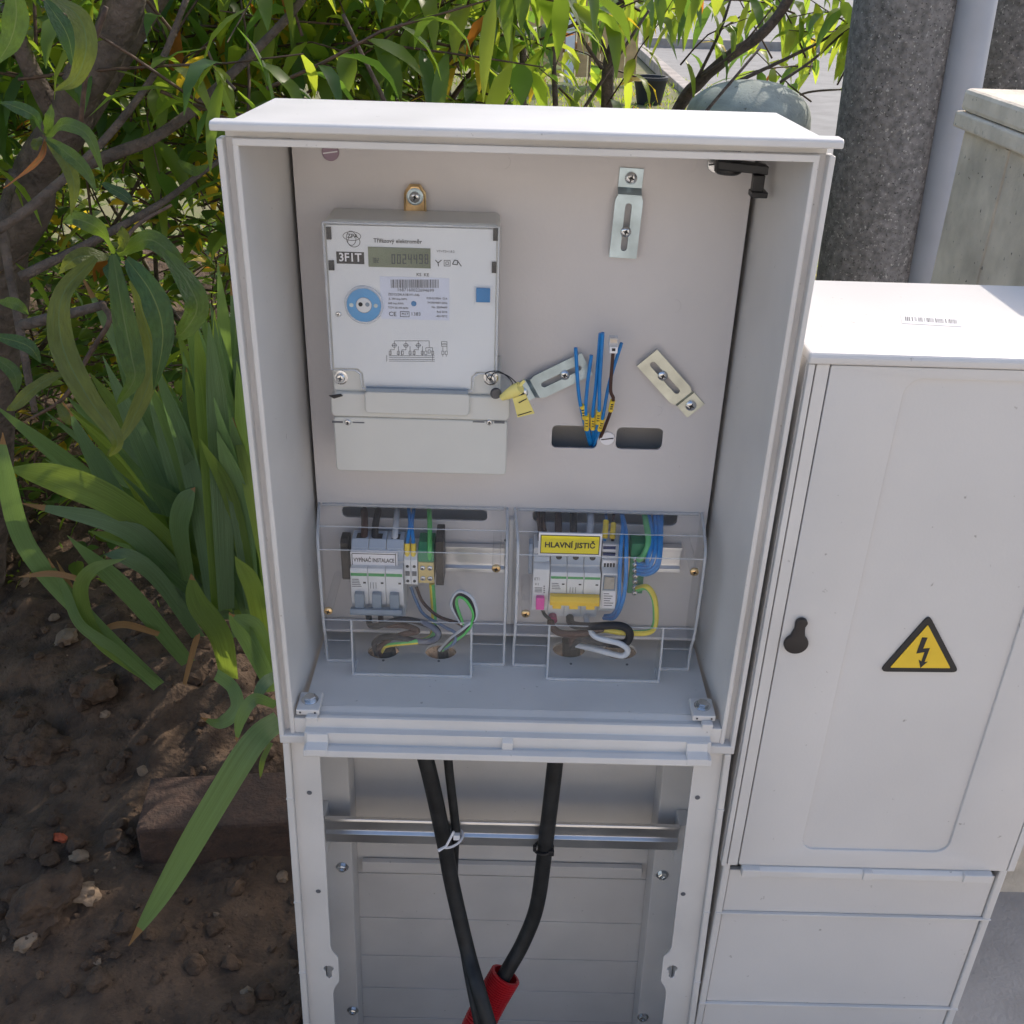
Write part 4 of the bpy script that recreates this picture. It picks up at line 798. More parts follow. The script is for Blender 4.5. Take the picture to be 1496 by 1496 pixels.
# red corrugated conduit
a, b, c_, d = U(739, 1424, y=.030), U(715, 1466, y=.014), U(690, 1520, y=-.010), U(668, 1600, y=-.03)
P = smooth_pts([a, b, c_, d], 14); rs = []
mb = MB(); Q = []; L = 0
for i in range(len(P) - 1):
    for k in range(3): Q.append(P[i].lerp(P[i + 1], k / 3)); rs.append((.0186, .0212, .0210)[k])
k = 22; mb.tube(Q, rs, k, cap=False); n0 = len(Q); mb.tube(Q[::-1], [.0165] * n0, k, cap=False)
vo = len(mb.v); base2 = n0 * k
mb.tube([Q[0], Q[0] + (Q[1] - Q[0]) * .01], [.0192, .0166], k, cap=False)
tag(mb.build('red_conduit', RED, None, smooth=False), 'red corrugated conduit tilted at the foot of the cabinet', 'conduit')
mb = MB(); c1 = U(657, 1228, y=.066); e = []
for t in range(21):
    an = t / 20 * 2 * math.pi; e.append(Vector((c1.x + .0155 * math.cos(an) + .001, c1.y + .004 + .015 * math.sin(an), c1.z + .006 * math.cos(an))))
tie = thing('white_cable_tie', c1, 'white cable tie holding the thin and thick cable together', 'cable tie'); mb.tube(e, .0016, 6); mb.build('band', WHITE, tie, smooth=True)
mb = MB(); h_ = U(667, 1222, y=.052); mb.box(h_.x - .004, h_.x + .004, h_.y - .003, h_.y + .003, h_.z - .004, h_.z + .004); mb.build('head', WHITE, tie, bevel=.0008)
mb = MB(); mb.tube(pp((663, 1215, .05), (652, 1236, .045), (640, 1243, .04)), [.0016, .0016, .0022], 6); mb.build('tail', WHITE, tie, smooth=True)
tie = thing('black_cable_tie', U(795, 1236, y=.06), 'black cable tie around the right cable just below the rail', 'cable tie'); c1 = U(794, 1238, y=.063)
mb = MB(); mb.tube([(c1.x + .0115 * math.cos(t * .3142), c1.y + .0115 * math.sin(t * .3142), c1.z + .0015 * math.cos(t * .3142)) for t in range(21)], .0019, 6); mb.build('band', BLACK, tie, smooth=True)
mb = MB(); mb.box(c1.x + .006, c1.x + .013, c1.y - .011, c1.y - .004, c1.z - .004, c1.z + .004); mb.box(c1.x - .0135, c1.x - .009, c1.y - .01, c1.y - .004, c1.z + .002, c1.z + .010); mb.build('head', BLACK, tie, bevel=.001)

# ================================================================== CLOSED CABINET
c2 = thing('closed_cabinet', (.43, .11, -.56), 'light grey closed cabinet with yellow high-voltage triangle on its door', 'cabinet')
AX0, AX1, AZ0, AZ1, AD = .2562, .6005, -.171, .4665, .226
RM = Matrix.Translation(Vector((.26, 0, -.171))) @ Matrix.Rotation(R_(.45), 4, 'Y').inverted() @ Matrix.Translation(Vector((-.26, 0, .171)))
def tilt(o):
    return o
mb = MB(); mb.box(AX0, AX0 + .006, .004, AD - .001, AZ0, .4555); mb.build('side_wall', SHELL, c2, bevel=.001)
mb = MB(); mb.box(AX1 - .006, AX1, .004, AD - .001, AZ0, .4555); mb.build('side_wall', SHELL, c2, bevel=.001)
mb = MB(); mb.box(AX0 + .0062, AX1 - .0062, AD - .008, AD - .001, AZ0, .4555); mb.build('back_wall', SHELL, c2)
mb = MB(); mb.box(AX0 + .0062, AX1 - .0062, .02, AD - .0082, AZ0, AZ0 + .006); mb.build('bottom', SHELL, c2)
mb = MB(); mb.prism([(-.005, .4558), (-.006, .4625), (-.003, .4665), (AD, .4665), (AD, .4558)], lambda u, v, t: (t, u, v), AX0 - .001, AX1 + .003); r2 = mb.build('roof', DOORM, c2, bevel=.002)
mb = MB(); mb.box(AX0 + .0005, AX0 + .0062, -.003, .0038, AZ0, .4553); mb.build('corner_strip', SHELL, c2, bevel=.0008)
mb = MB(); mb.box(AX0 + .0076, AX0 + .0195, -.002, .0038, AZ0, .4553); mb.build('frame_strip', SHELL, c2, bevel=.0008)
mb = MB(); mb.box(AX1 - .006, AX1 + .002, -.003, .0038, AZ0 + .002, .4553); mb.build('corner_strip', SHELL, c2, bevel=.0008)
dx0, dx1, dz0, dz1 = AX0 + .0206, AX1 - .0068, AZ0 + .0015, .4548
pn = rrect(.3457, .5172, -.1415, .4440, .016, 6)
door = link('door', flat([rrect(dx0, dx1, dz0, dz1, .002, 2), pn], .005, front(-.0025), bev=.0012), DOORM, c2, smooth=True)
mb = MB(); mb.prism(rrect(.3440, .5190, -.1432, .4457, .016, 6), lambda u, v, t: (u, t, v), .0006, .0045); mb.build('door_panel', DOORM, door)
mb = MB(); c = U(1162, 938, y=-.003); s_ = [(c.x + .0125 * math.cos(R_(t)), c.z + .0118 * math.sin(R_(t))) for t in range(-235, 56, 12)] + [(c.x + .0062, c.z + .0175), (c.x + .0060, c.z + .0215)] + [(c.x + .0015 + .0062 * math.cos(R_(t)), c.z + .0255 + .006 * math.sin(R_(t))) for t in range(0, 181, 20)] + [(c.x - .0045, c.z + .0185)]
link('lock_cover', flat([s_], .005, front(-.0080), bev=.0012), mat('lock_black', (.022, .018, .018), .5, var=.1), door, smooth=True)
tri = [U(x_, y_, y=-.003) for x_, y_ in ((1358, 903), (1289, 981), (1399, 982))]
cen = sum(tri, Vector()) / 3
def roundtri(f, r):
    ps = [cen + (p - cen) * f for p in tri]; out = []
    for i in range(3):
        p, a_, b_ = ps[i], ps[i - 1], ps[(i + 1) % 3]; d1 = (a_ - p).normalized(); d2 = (b_ - p).normalized()
        A, B = p + d1 * r, p + d2 * r
        for k in range(6): t = k / 5; q = A * (1 - t) ** 2 + p * 2 * t * (1 - t) + B * t * t; out.append((q.x, q.z))
    return out
sg = link('warning_sign', flat([roundtri(1.06, .008)], .0022, front(-.0016)), BLACK, door)
sg['label'] = 'black and yellow high-voltage triangle'
link('sign_field', flat([roundtri(.80, .0015)], .0006, front(-.0023)), mat('sign_yellow', (.84, .56, .03), .4, var=.03), sg)
def sp(px, py): p = U(px, py, y=-.0023); return (p.x, p.z)
bolt = [sp(*q) for q in ((1347, 931), (1355, 931.5), (1348.5, 947.5), (1358.5, 946.5), (1350.5, 967), (1355, 966.5), (1344.5, 975.5), (1342, 963.5), (1346, 966), (1350.5, 952.5), (1338.5, 954.5))]
link('lightning_bolt', flat([bolt], .0003, front(-.0027)), INK, sg)
p0, p1 = U(1086, 1266, y=-.006).x, U(1452, 1272, y=-.006).x
mb = MB(); mb.prism([(.0035, AZ0 + .001), (-.004, AZ0 + .0008), (-.0085, AZ0 - .002), (-.0085, AZ0 - .011), (-.006, AZ0 - .0125), (.0035, AZ0 - .0125)], lambda u, v, t: (t, u, v), p0, p1); hr = mb.build('hinge_profile', SHELL, c2, bevel=.001)
for a_, b_ in ((1084, 1110), (1262, 1276), (1410, 1452)):
    mb = MB(); x0_, x1_ = U(a_, 1268, y=-.006).x, U(b_, 1268, y=-.006).x; mb.box(x0_, x1_, -.0105, -.0005, AZ0 - .0105, AZ0 + .0012); mb.build('hinge_knuckle', SHELL, hr, bevel=.001)
# pedestal: side strips and front boards with ridges
for x0_, x1_ in ((AX0 + .004, AX0 + .0125), (AX1 - .0125, AX1 - .003)):
    mb = MB(); mb.box(x0_, x1_, .0, .2, -.62, AZ0 - .0005); s_ = mb.build('pedestal_side', SHELL, c2, bevel=.002)
zz = [AZ0 - .0130, -.2555, -.4262, -.62]
for i in range(3):
    mb = MB(); mb.box(AX0 + .0135, AX1 - .0135, .0035, .01, zz[i + 1] + .0006, zz[i] - .0006); mb.build('front_board', DOORM, c2, bevel=.0008)
    if i:
        mb = MB(); mb.box(AX0 + .0040, AX1 - .003, -.0012, .0033, zz[i] - .0014, zz[i] + .0014); mb.build('board_ridge', SHELL, c2, bevel=.0006)
mb = MB(); mb.box(AX0 + .0135, AX1 - .0135, .19, .2, -.62, AZ0 - .0005); mb.build('pedestal_back', SHELL, c2)
# barcode sticker on the roof
q = [U(x_, y_, z=.4669) for x_, y_ in ((1316, 460), (1403, 465), (1405, 477), (1318, 472))]
mb = MB(); mb.add(q + [p - Vector((0, 0, .0003)) for p in q], [(0, 1, 2, 3), (0, 3, 7, 4), (3, 2, 6, 7), (2, 1, 5, 6), (1, 0, 4, 5)]); stk = mb.build('barcode_sticker', WHITE, r2)
mb = MB(); rr = random.Random(5); t = .06
while t < .94:
    w_ = rr.choice((.008, .012, .02)); A = lambda u, v: q[0].lerp(q[1], u).lerp(q[3].lerp(q[2], u), v) + Vector((0, 0, .00025)); mb.add([A(t, .2), A(t + w_, .2), A(t + w_, .72), A(t, .72)], [(0, 1, 2, 3)]); t += w_ + rr.choice((.01, .012, .03))
mb.build('barcode', INKG, stk)

# ================================================================== POLES, PIPE, PILLAR, DOME
def lean_pole(name, pxa, pxb, y, label, cat, m, k=40, py0=0, py1=400):
    """pxa: (left,right) pixel at py0, pxb: the same at py1; all on the plane y"""
    A = [U(p, py0, y=y) for p in pxa]; B = [U(p, py1, y=y) for p in pxb]; ca, cb = (A[0] + A[1]) / 2, (B[0] + B[1]) / 2
    ra, rb = (A[1] - A[0]).length / 2, (B[1] - B[0]).length / 2; d = (cb - ca) / (ca.z - cb.z)
    n = 24; pts = []; rs = []
    for i in range(n + 1):
        z_ = 6.5 - (6.5 + .65) * i / n; t = ca.z - z_; pts.append(ca + d * t); rs.append(ra + (rb - ra) * t / (ca.z - cb.z))
    mb = MB(); mb.tube(pts, rs, k); return tag(mb.build(name, m, None, smooth='all'), label, cat)
lean_pole('concrete_pole', (1250, 1404), (1196, 1334), 1.75, 'thick dark speckled concrete pole behind the closed cabinet', 'pole', CONC)
lean_pole('concrete_pole', (1432, 1600), (1362, 1530), 2.05, 'second concrete pole right of the grey pipe at the frame edge', 'pole', CONC)
lean_pole('grey_pipe', (1398, 1456), (1328, 1384), 1.66, 'smooth grey plastic pipe running up between the two concrete poles', 'pipe', PIPE, 32)
# concrete pillar with its cap
X0p = .612; fa = U(1412, 168, x=X0p); fb = U(1420, 141, x=X0p - .012)
pil = thing('concrete_pillar', (X0p + .2, fa.y - .2, -.6), 'pale weathered concrete pillar with slab cap behind the closed cabinet', 'pillar')
mb = MB(); mb.box(X0p, X0p + .42, .26, fa.y, -.6, fa.z - .017); mb.build('shaft', CONCP, pil, bevel=.006)
mb = MB(); mb.box(X0p - .012, X0p + .44, .245, fa.y + .012, fa.z - .0165, fa.z + .0045); mb.build('cap_ledge', CONCP, pil, bevel=.003)
mb = MB(); mb.box(X0p - .008, X0p + .436, .249, fa.y + .008, fa.z + .005, fa.z + .034); mb.build('cap', CONCP, pil, bevel=.006)
mb = MB(); mb.box(X0p - .0025, X0p - .0002, fa.y - .16, fa.y - .145, -.5, fa.z - .02); mb.build('mortar_seam', CONCP, pil)
# concrete dome
yd = 1.9; cl, cr, ct = U(998, 190, y=yd), U(1181, 190, y=yd), U(1090, 114, y=yd); rd = (cr - cl).length / 2; cx = (cl.x + cr.x) / 2
hz = ct.z - U(1090, 165, y=yd).z
mb = MB(); prof = [(rd, -.62 - 0)] ; zb0 = U(1090, 172, y=yd).z
prof = [(rd * .96, -.56), (rd * .98, zb0 - .05), (rd, zb0 - .015), (rd * .985, zb0 + .004)] + [(rd * .97 * math.cos(t), zb0 + .006 + hz * 1.0 * math.sin(t)) for t in [i * math.pi / 2 / 10 for i in range(1, 10)]] + [(.004, zb0 + .006 + hz)]
mb.lathe(prof, (cx, yd, 0), (0, 0, 1), 40)
for i, v in enumerate(mb.v):
    nn = noise.noise(Vector(v) * 7) * .008; mb.v[i] = (v[0] + nn, v[1] + nn, v[2] + nn * .7)
tag(mb.build('concrete_dome', CONCD, None, smooth='all'), 'round concrete post with domed top behind the open cabinet roof', 'bollard')
# wooden fence boards far behind
wf = thing('wooden_fence', (.55, 10.5, -.5), 'pale wooden board fence at the far edge of the lawn', 'fence')
fx0, fx1 = U(770, 40, y=10.5).x, U(935, 40, y=10.5).x
nb = 9
for i in range(nb):
    xa = fx0 + (fx1 - fx0) * i / nb; mb = MB(); mb.box(xa + .006, xa + (fx1 - fx0) / nb - .006, 10.5 + .01 * (i % 2), 10.53 + .01 * (i % 2), -.42, 1.5); mb.build('board', WOOD, wf)
for z_ in (-.2, 1.2): mb = MB(); mb.box(fx0, fx1, 10.545, 10.6, z_, z_ + .1); mb.build('fence_rail', WOOD, wf)
mb = MB(); xs_ = U(835, 40, y=10.4).x; mb.box(xs_ - .05, xs_ + .04, 10.40, 10.47, -.5, 1.6); mb.build('white_post', WHITE, wf)
mb = MB(); p = U(948, 150, z=-.49); mb.lathe([(.11, 0), (.15, .20), (.16, .21), (.16, .235), (.135, .235), (.13, .19)], (p.x, p.y, -.5), (0, 0, 1), 24)
tag(mb.build('dark_planter', mat('planter_black', (.025, .025, .028), .6), None, smooth=True), 'dark round planter pot standing on the lawn', 'planter')
# house wall across the far side, closes the view beyond the hedge
mb = MB(); mb.box(-16, -1.0, 13, 13.4, -.5, 4.5); hs = thing('distant_house', (-8, 13.2, -.5), 'pale rendered house wall hidden far behind the hedge', 'house'); mb.build('wall', mat('render_wall', (.55, .50, .42), .9, var=.08), hs)
mb = MB(); mb.prism([(12.6, 4.5), (13.8, 5.9), (15, 4.5)], lambda u, v, t: (t, u, v), -16.3, -.7); mb.build('house_roof', mat('roof_tile', (.30, .10, .06), .8), hs)

# the house across the pavement, behind the photographer: its sunny wall lights the shaded fronts
st = thing('street_house', (0, -9.2, -.5), 'cream rendered house wall across the pavement behind the viewer', 'house'); mb = MB(); mb.box(-9, 9, -9.4, -9, -.5, 3.8); mb.build('wall', mat('cream_render', (.72, .68, .62), .9, var=.05), st)
for x_ in (-5, -1.2, 3): mb = MB(); mb.box(x_, x_ + 1.2, -8.99, -8.95, 1.0, 2.4); wn = mb.build('window', mat('window_glass', (.03, .035, .04), .1), st); mb = MB(); mb.box(x_ - .08, x_ + 1.28, -8.999, -8.92, .92, .995); mb.build('sill', WHITE, wn)
# ================================================================== VEGETATION
def leaf_geo(mb, base, d, up, L, W, curl, mi, n=5, fold=.25, wav=0.):
    """lance-shaped leaf: base point, direction, face normal, drooping along -z"""
    d = Vector(d).normalized(); s = d.cross(Vector(up)); s = s.normalized() if s.length > 1e-4 else Vector((1, 0, 0)); nrm = s.cross(d).normalized()
    p = Vector(base); vs = []; q = 0
    for i in range(n + 1):
        t = i / n; wd = W * .5 * (math.sin(math.pi * min(1, t * 1.02 + .03)) ** .75) * (1 - .25 * t)
        if i == n: wd = W * .02
        lift = nrm * (wd * fold)
        vs += [p - s * wd + lift + nrm * wav * math.sin(9 * t + 1) * W, p, p + s * wd + lift - nrm * wav * math.sin(8 * t) * W]
        step = L / n; d2 = (d + Vector((0, 0, -curl * t))).normalized(); p = p + d2 * step; d = d2; nrm = s.cross(d).normalized()
    fs = [(3 * i + k, 3 * i + k + 1, 3 * i + k + 4, 3 * i + k + 3) for i in range(n) for k in (0, 1)]
    mb.add(vs, fs, mi)
def rmat(rnd, wts=(.42, .34, .17, .055, .015)):
    r = rnd.random(); a = 0
    for i, w_ in enumerate(wts):
        a += w_
        if r < a: return i
    return 0
def twig_cloud(name, parent, rnd, n, box, leaf_len, leaf_w, per, density=None, wts=(.42, .34, .17, .055, .015), droop=.8, twl=.35, dirup=.5, hang=(-.5, .45)):
    """leaves set along many short twigs that fill a volume; returns leaf object and twig object"""
    lb = MB(); tb = MB(); x0, x1, y0, y1, z0, z1 = box; c = 0; tries = 0
    while c < n and tries < n * 20:
        tries += 1
        p = Vector((rnd.uniform(x0, x1), rnd.uniform(y0, y1), rnd.uniform(z0, z1)))
        if density and rnd.random() > density(p): continue
        c += 1; d = Vector((rnd.gauss(0, .8), rnd.gauss(-.15, .7), rnd.gauss(dirup, .5))).normalized(); tl = twl * rnd.uniform(.6, 1.4)
        pts = [p]; 
        for k in range(4): d = (d + Vector((rnd.gauss(0, .15), rnd.gauss(0, .15), rnd.gauss(-.03, .12)))).normalized(); pts.append(pts[-1] + d * tl / 4)
        tb.tube(pts, [.0028, .0024, .002, .0015, .001], 4, cap=False)
        for k in range(per):
            t = (k + rnd.random()) / per * 3.99; i = int(t); b = pts[i].lerp(pts[i + 1], t - i); a = rnd.uniform(0, 6.28)
            side = Vector((math.cos(a), math.sin(a), rnd.uniform(*hang))) + d * .5
            L = leaf_len * rnd.uniform(.55, 1.25)
            leaf_geo(lb, b, side, (rnd.gauss(0, .35), rnd.gauss(0, .35), 1), L, leaf_w * rnd.uniform(.7, 1.2), droop * rnd.uniform(.3, 1.3), rmat(rnd, wts), 4, rnd.uniform(.1, .4))
    lo = kind(lb.build('foliage', LEAFS, parent, smooth='all', fix=False), 'stuff'); to = kind(tb.build('twigs', TWIG, parent, smooth='all', fix=False), 'stuff')
    return lo, to
def limb(parent, pts, r0, r1, name='branch', m=None, k=10, rough=.12):
    P = smooth_pts(pp(*pts), 7); n = len(P); rs = [(r0 + (r1 - r0) * i / (n - 1)) * (1 + rough * noise.noise(P[i] * 25)) for i in range(n)]
    P = [p + Vector((noise.noise(p * 9), noise.noise(p * 9 + Vector((5, 0, 0))), noise.noise(p * 9 + Vector((0, 7, 0))))) * r0 * .35 for p in P]
    mb = MB(); mb.tube(P, rs, k); return mb.build(name, m or BARK, parent, smooth='all')
rnd = random.Random(11)
# ---- peach tree at the left
pt = thing('peach_tree', U(25, 800, y=.95), 'peach tree with dark forked trunk and long drooping leaves at the left edge', 'tree')
tr = limb(pt, [(-22, 860, .92), (-12, 640, .86), (0, 470, .82), (38, 290, .78), (108, 160, .74), (165, 60, .72), (215, -60, .70)], .042, .024, 'trunk', k=14)
limb(pt, [(100, 190, .76), (150, 130, .80), (205, 40, .84), (260, -50, .86)], .020, .014)
limb(pt, [(85, 180, .76), (60, 130, .74), (35, 75, .72), (15, 10, .70)], .016, .010)
limb(pt, [(-20, 345, .60), (60, 290, .62), (150, 205, .66), (230, 105, .70), (275, -5, .72)], .0075, .004)
limb(pt, [(110, 245, .70), (170, 222, .72), (235, 195, .74), (320, 125, .78), (420, 25, .82), (460, -30, .84)], .010, .005)
limb(pt, [(30, 405, .60), (140, 350, .64), (230, 300, .72), (320, 235, .82)], .0075, .004)
limb(pt, [(35, 475, .55), (90, 462, .50), (150, 445, .46)], .0085, .006)
limb(pt, [(20, 250, .72), (5, 330, .66), (30, 480, .6), (52, 600, .58)], .008, .005)
limb(pt, [(150, 445, .46), (160, 470, .42), (130, 520, .40), (95, 580, .36), (45, 612, .34)], .004, .002, 'twig', TWIG)
limb(pt, [(155, 10, .5), (130, 90, .5), (118, 180, .52)], .003, .003, 'twig', TWIG)
limb(pt, [(170, 372, .40), (200, 330, .45), (250, 300, .5)], .003, .002, 'twig', TWIG)
near = [  # base -> tip in pixels with depth, width px, leaf colour
 ([(140, 376, .30), (92, 430, .27), (90, 500, .25), (125, 575, .23), (170, 640, .22), (160, 668, .22)], 44, 2),
 ([(165, 372, .32), (178, 450, .29), (192, 520, .27), (196, 555, .26), (170, 592, .26)], 44, 0),
 ([(185, 378, .33), (222, 430, .30), (238, 490, .29), (225, 570, .28)], 50, 1),
 ([(240, 368, .34), (272, 410, .31), (288, 450, .30), (268, 485, .30), (255, 492, .30)], 42, 0),
 ([(190, 410, .36), (212, 470, .34), (222, 540, .32), (190, 620, .30), (155, 666, .29)], 34, 2),
 ([(95, 545, .34), (60, 560, .33), (25, 590, .32), (10, 600, .32)], 26, 2),
 ([(85, 590, .34), (95, 608, .33), (103, 622, .33)], 20, 2),
 ([(0, 440, .36), (25, 445, .34), (42, 460, .34)], 22, 0), ([(-10, 490, .36), (40, 505, .34), (60, 530, .34)], 26, 1),
 ([(-10, 520, .40), (20, 545, .38), (25, 575, .37)], 26, 0),
 ([(18, -30, .10), (24, 20, .10), (15, 60, .10), (-6, 95, .10)], 40, 0),
 ([(70, -10, .25), (115, 25, .23), (126, 70, .22), (110, 115, .22), (80, 134, .22)], 34, 2),
 ([(66, 0, .28), (98, 50, .27), (108, 100, .27)], 30, 1),
 ([(68, 200, .30), (95, 182, .27), (130, 200, .26), (152, 258, .26)], 24, 0),
 ([(68, 203, .30), (100, 225, .27), (125, 250, .26), (142, 282, .26)], 24, 0),
 ([(68, 206, .30), (95, 235, .27), (108, 270, .26), (104, 315, .26)], 24, 2),
 ([(66, 203, .30), (62, 225, .28), (45, 245, .28), (5, 275, .28)], 10, 4),
 ([(64, 198, .30), (50, 170, .28), (20, 155, .28), (0, 150, .28)], 22, 1),
 ([(66, 195, .30), (72, 175, .28), (76, 152, .28)], 18, 0), ([(60, 200, .30), (52, 212, .28), (55, 220, .28)], 16, 2),
 ([(168, 372, .38), (145, 335, .36), (110, 320, .35), (92, 326, .35)], 30, 0),
 ([(172, 372, .38), (215, 350, .36), (250, 372, .35), (278, 415, .35)], 36, 0),
 ([(168, 370, .38), (165, 395, .36), (172, 420, .35)], 34, 1), ([(172, 366, .38), (180, 350, .36), (178, 330, .36)], 26, 2),
 ([(160, 375, .38), (115, 375, .36), (85, 400, .35)], 30, 2),
 ([(150, 268, .5), (180, 285, .48), (195, 300, .48)], 20, 1), ([(260, 235, .7), (285, 250, .68), (305, 240, .67)], 18, 0)]
def hand_leaf(parent, pts, wpx, m, name='leaf', n=6, prof='leaf', up=None, fold=.10):
    P = smooth_pts(pp(*pts), n); N = len(P); mb = MB(); vs = []; wd0 = wpx * PXM(pts[0][2]) * (.74 if prof == 'leaf' else .80)
    tw = rnd.uniform(-.5, .5); ph = rnd.uniform(0, 6)
    for i, p in enumerate(P):
        t = i / (N - 1); T = (P[min(i + 1, N - 1)] - P[max(i - 1, 0)]).normalized(); v = (p - CAM).normalized()
        nr = (Vector((.5 * math.sin(tw * 3 + t * 2), -1, .55)) if up is None else Vector(up) + Vector((.5 * tw * t, 0, 0))).normalized()
        s = T.cross(nr); s = s.normalized() if s.length > .05 else T.cross(v).normalized()
        n2 = s.cross(T)
        if prof == 'leaf': wd = wd0 * .5 * (math.sin(math.pi * min(1, t * .95 + .05)) ** .8) * (1.12 - .3 * t)
        else: wd = wd0 * .5 * (.78 + .22 * min(1, t * 3)) * (1 - max(0, (t - .55) / .45) ** 1.9)
        if i == N - 1: wd = wd0 * .02
        wv = (.10 * math.sin(19 * t + ph), .10 * math.sin(16 * t + ph * 2)) if prof == 'leaf' else (.02 * math.sin(9 * t + ph), .02 * math.sin(7 * t + ph))
        r = min(.05, 1) * wd
        vs += [p - s * wd + n2 * (wd * fold + wv[0] * wd0), p - s * r, p + s * r, p + s * wd + n2 * (wd * fold + wv[1] * wd0)]
    mb.add(vs, [(4 * i + k, 4 * i + k + 1, 4 * i + k + 5, 4 * i + k + 4) for i in range(N - 1) for k in (0, 1, 2)])
    m = list(m) if isinstance(m, (list, tuple)) else [m]
    if prof == 'leaf':
        for f in range(len(mb.f)): mb.m[f] = len(m) if f % 3 == 1 else 0
        m.append(RIB)
    elif len(m) > 1:
        for f in range(len(mb.f)): mb.m[f] = 1 if f // 3 > (N - 1) * .90 else 0
    o = mb.build(name, m, parent, smooth='all', fix=False); me = o.data; ul = me.uv_layers.new(name='leaf'); off = rnd.uniform(0, 40)
    for lp in me.loops: k = lp.vertex_index; ul.data[lp.index].uv = ((0, .47, .53, 1)[k % 4] + off, (k // 4) / (N - 1) + off)
    return o
for pts, wpx, ci in near: hand_leaf(pt, pts, wpx, NLEAF[ci])
twig_cloud('f', pt, rnd, 90, (-1.35, -.32, .55, 1.1, .25, .80), .115, .026, 10, lambda p: .35 + .65 * (p.z > .45), droop=1.4, hang=(-1.1, .2))
# ---- peach tree behind the open cabinet
p2 = thing('peach_tree', (-.25, 1.55, -.45), 'slender peach tree with bright drooping leaves behind the open cabinet roof', 'tree')
limb(p2, [(660, 700, 1.5), (655, 400, 1.5), (650, 160, 1.48), (635, 90, 1.46), (622, 40, 1.44), (600, -60, 1.42)], .022, .009, 'trunk')
limb(p2, [(652, 150, 1.48), (640, 110, 1.44), (628, 60, 1.42), (655, -20, 1.40)], .012, .006); limb(p2, [(660, 145, 1.48), (700, 90, 1.40), (725, 60, 1.36)], .006, .003)
limb(p2, [(765, 165, 1.3), (764, 80, 1.3), (762, -20, 1.3)], .0075, .006); limb(p2, [(600, 150, 1.3), (640, 110, 1.28), (690, 80, 1.25)], .004, .002)
limb(p2, [(400, 200, 1.25), (440, 110, 1.25), (480, 20, 1.25), (500, -40, 1.25)], .008, .005); limb(p2, [(520, 150, 1.5), (560, 90, 1.45), (590, 20, 1.4)], .006, .004)
twig_cloud('f', p2, rnd, 150, (-.85, -.03, 1.0, 1.75, .42, .80), .13, .036, 10, lambda p: .5 + .5 * noise.noise(p * 3) + (.3 if p.z > .6 else 0), droop=1.7, hang=(-1.3, .1), wts=(.40, .26, .26, .065, .015))
twig_cloud('f', p2, rnd, 3, (-.9, -.3, 1.0, 2.0, .9, 1.1), .125, .030, 10, droop=1.1)
twig_cloud('f', p2, rnd, 7, (.06, .18, .80, .92, 1.14, 1.22), .13, .034, 12, droop=1.1, twl=.2)
# ---- trees to the right, sparse in front of the road
p3 = thing('peach_tree', (.45, 2.0, -.45), 'sparse peach tree with bare dark limbs in front of the grey road', 'tree')
limb(p3, [(880, 700, 2.0), (884, 300, 2.0), (888, 120, 2.0), (900, 50, 1.98), (912, -40, 1.96)], .020, .013, 'trunk')
limb(p3, [(880, 400, 2.1), (985, 170, 2.1), (1020, 120, 2.05), (1060, 85, 2.0), (1100, 60, 1.98), (1135, 25, 1.96), (1165, -30, 1.94)], .017, .012)
limb(p3, [(1010, 130, 2.05), (1050, 50, 2.0), (1070, -10, 2.0)], .005, .003); limb(p3, [(1075, 120, 2.0), (1150, 85, 2.05), (1200, 60, 2.1), (1245, 30, 2.1)], .005, .003)
limb(p3, [(1140, 120, 2.0), (1190, 85, 2.05), (1240, 40, 2.1)], .004, .003); limb(p3, [(812, 155, 1.8), (808, 90, 1.8), (806, 50, 1.8), (790, 0, 1.8)], .007, .004)
limb(p3, [(810, 40, 1.8), (830, 0, 1.8)], .004, .003); limb(p3, [(880, 100, 1.9), (850, 55, 1.9), (822, 0, 1.9)], .005, .003); limb(p3, [(890, 90, 2.0), (870, 40, 1.95), (860, -20, 1.9)], .006, .004)
limb(p3, [(1025, 110, 2.0), (1075, 75, 1.9), (1130, 10, 1.85)], .004, .002); limb(p3, [(1150, 150, 2.1), (1180, 135, 2.1), (1245, 130, 2.1)], .004, .002)
for n_, bx_ in ((15, (.05, .52, 1.6, 2.2, .46, .74)), (4, (.0, .32, 1.6, 2.2, .36, .50)), (14, (.50, .90, 2.0, 2.4, .48, .72)), (9, (.80, .98, 2.05, 2.4, .40, .62))):
    twig_cloud('f', p3, rnd, n_, bx_, .12, .030, 8, wts=(.40, .20, .34, .05, .01), droop=1.7, twl=.28, hang=(-1.3, .1))
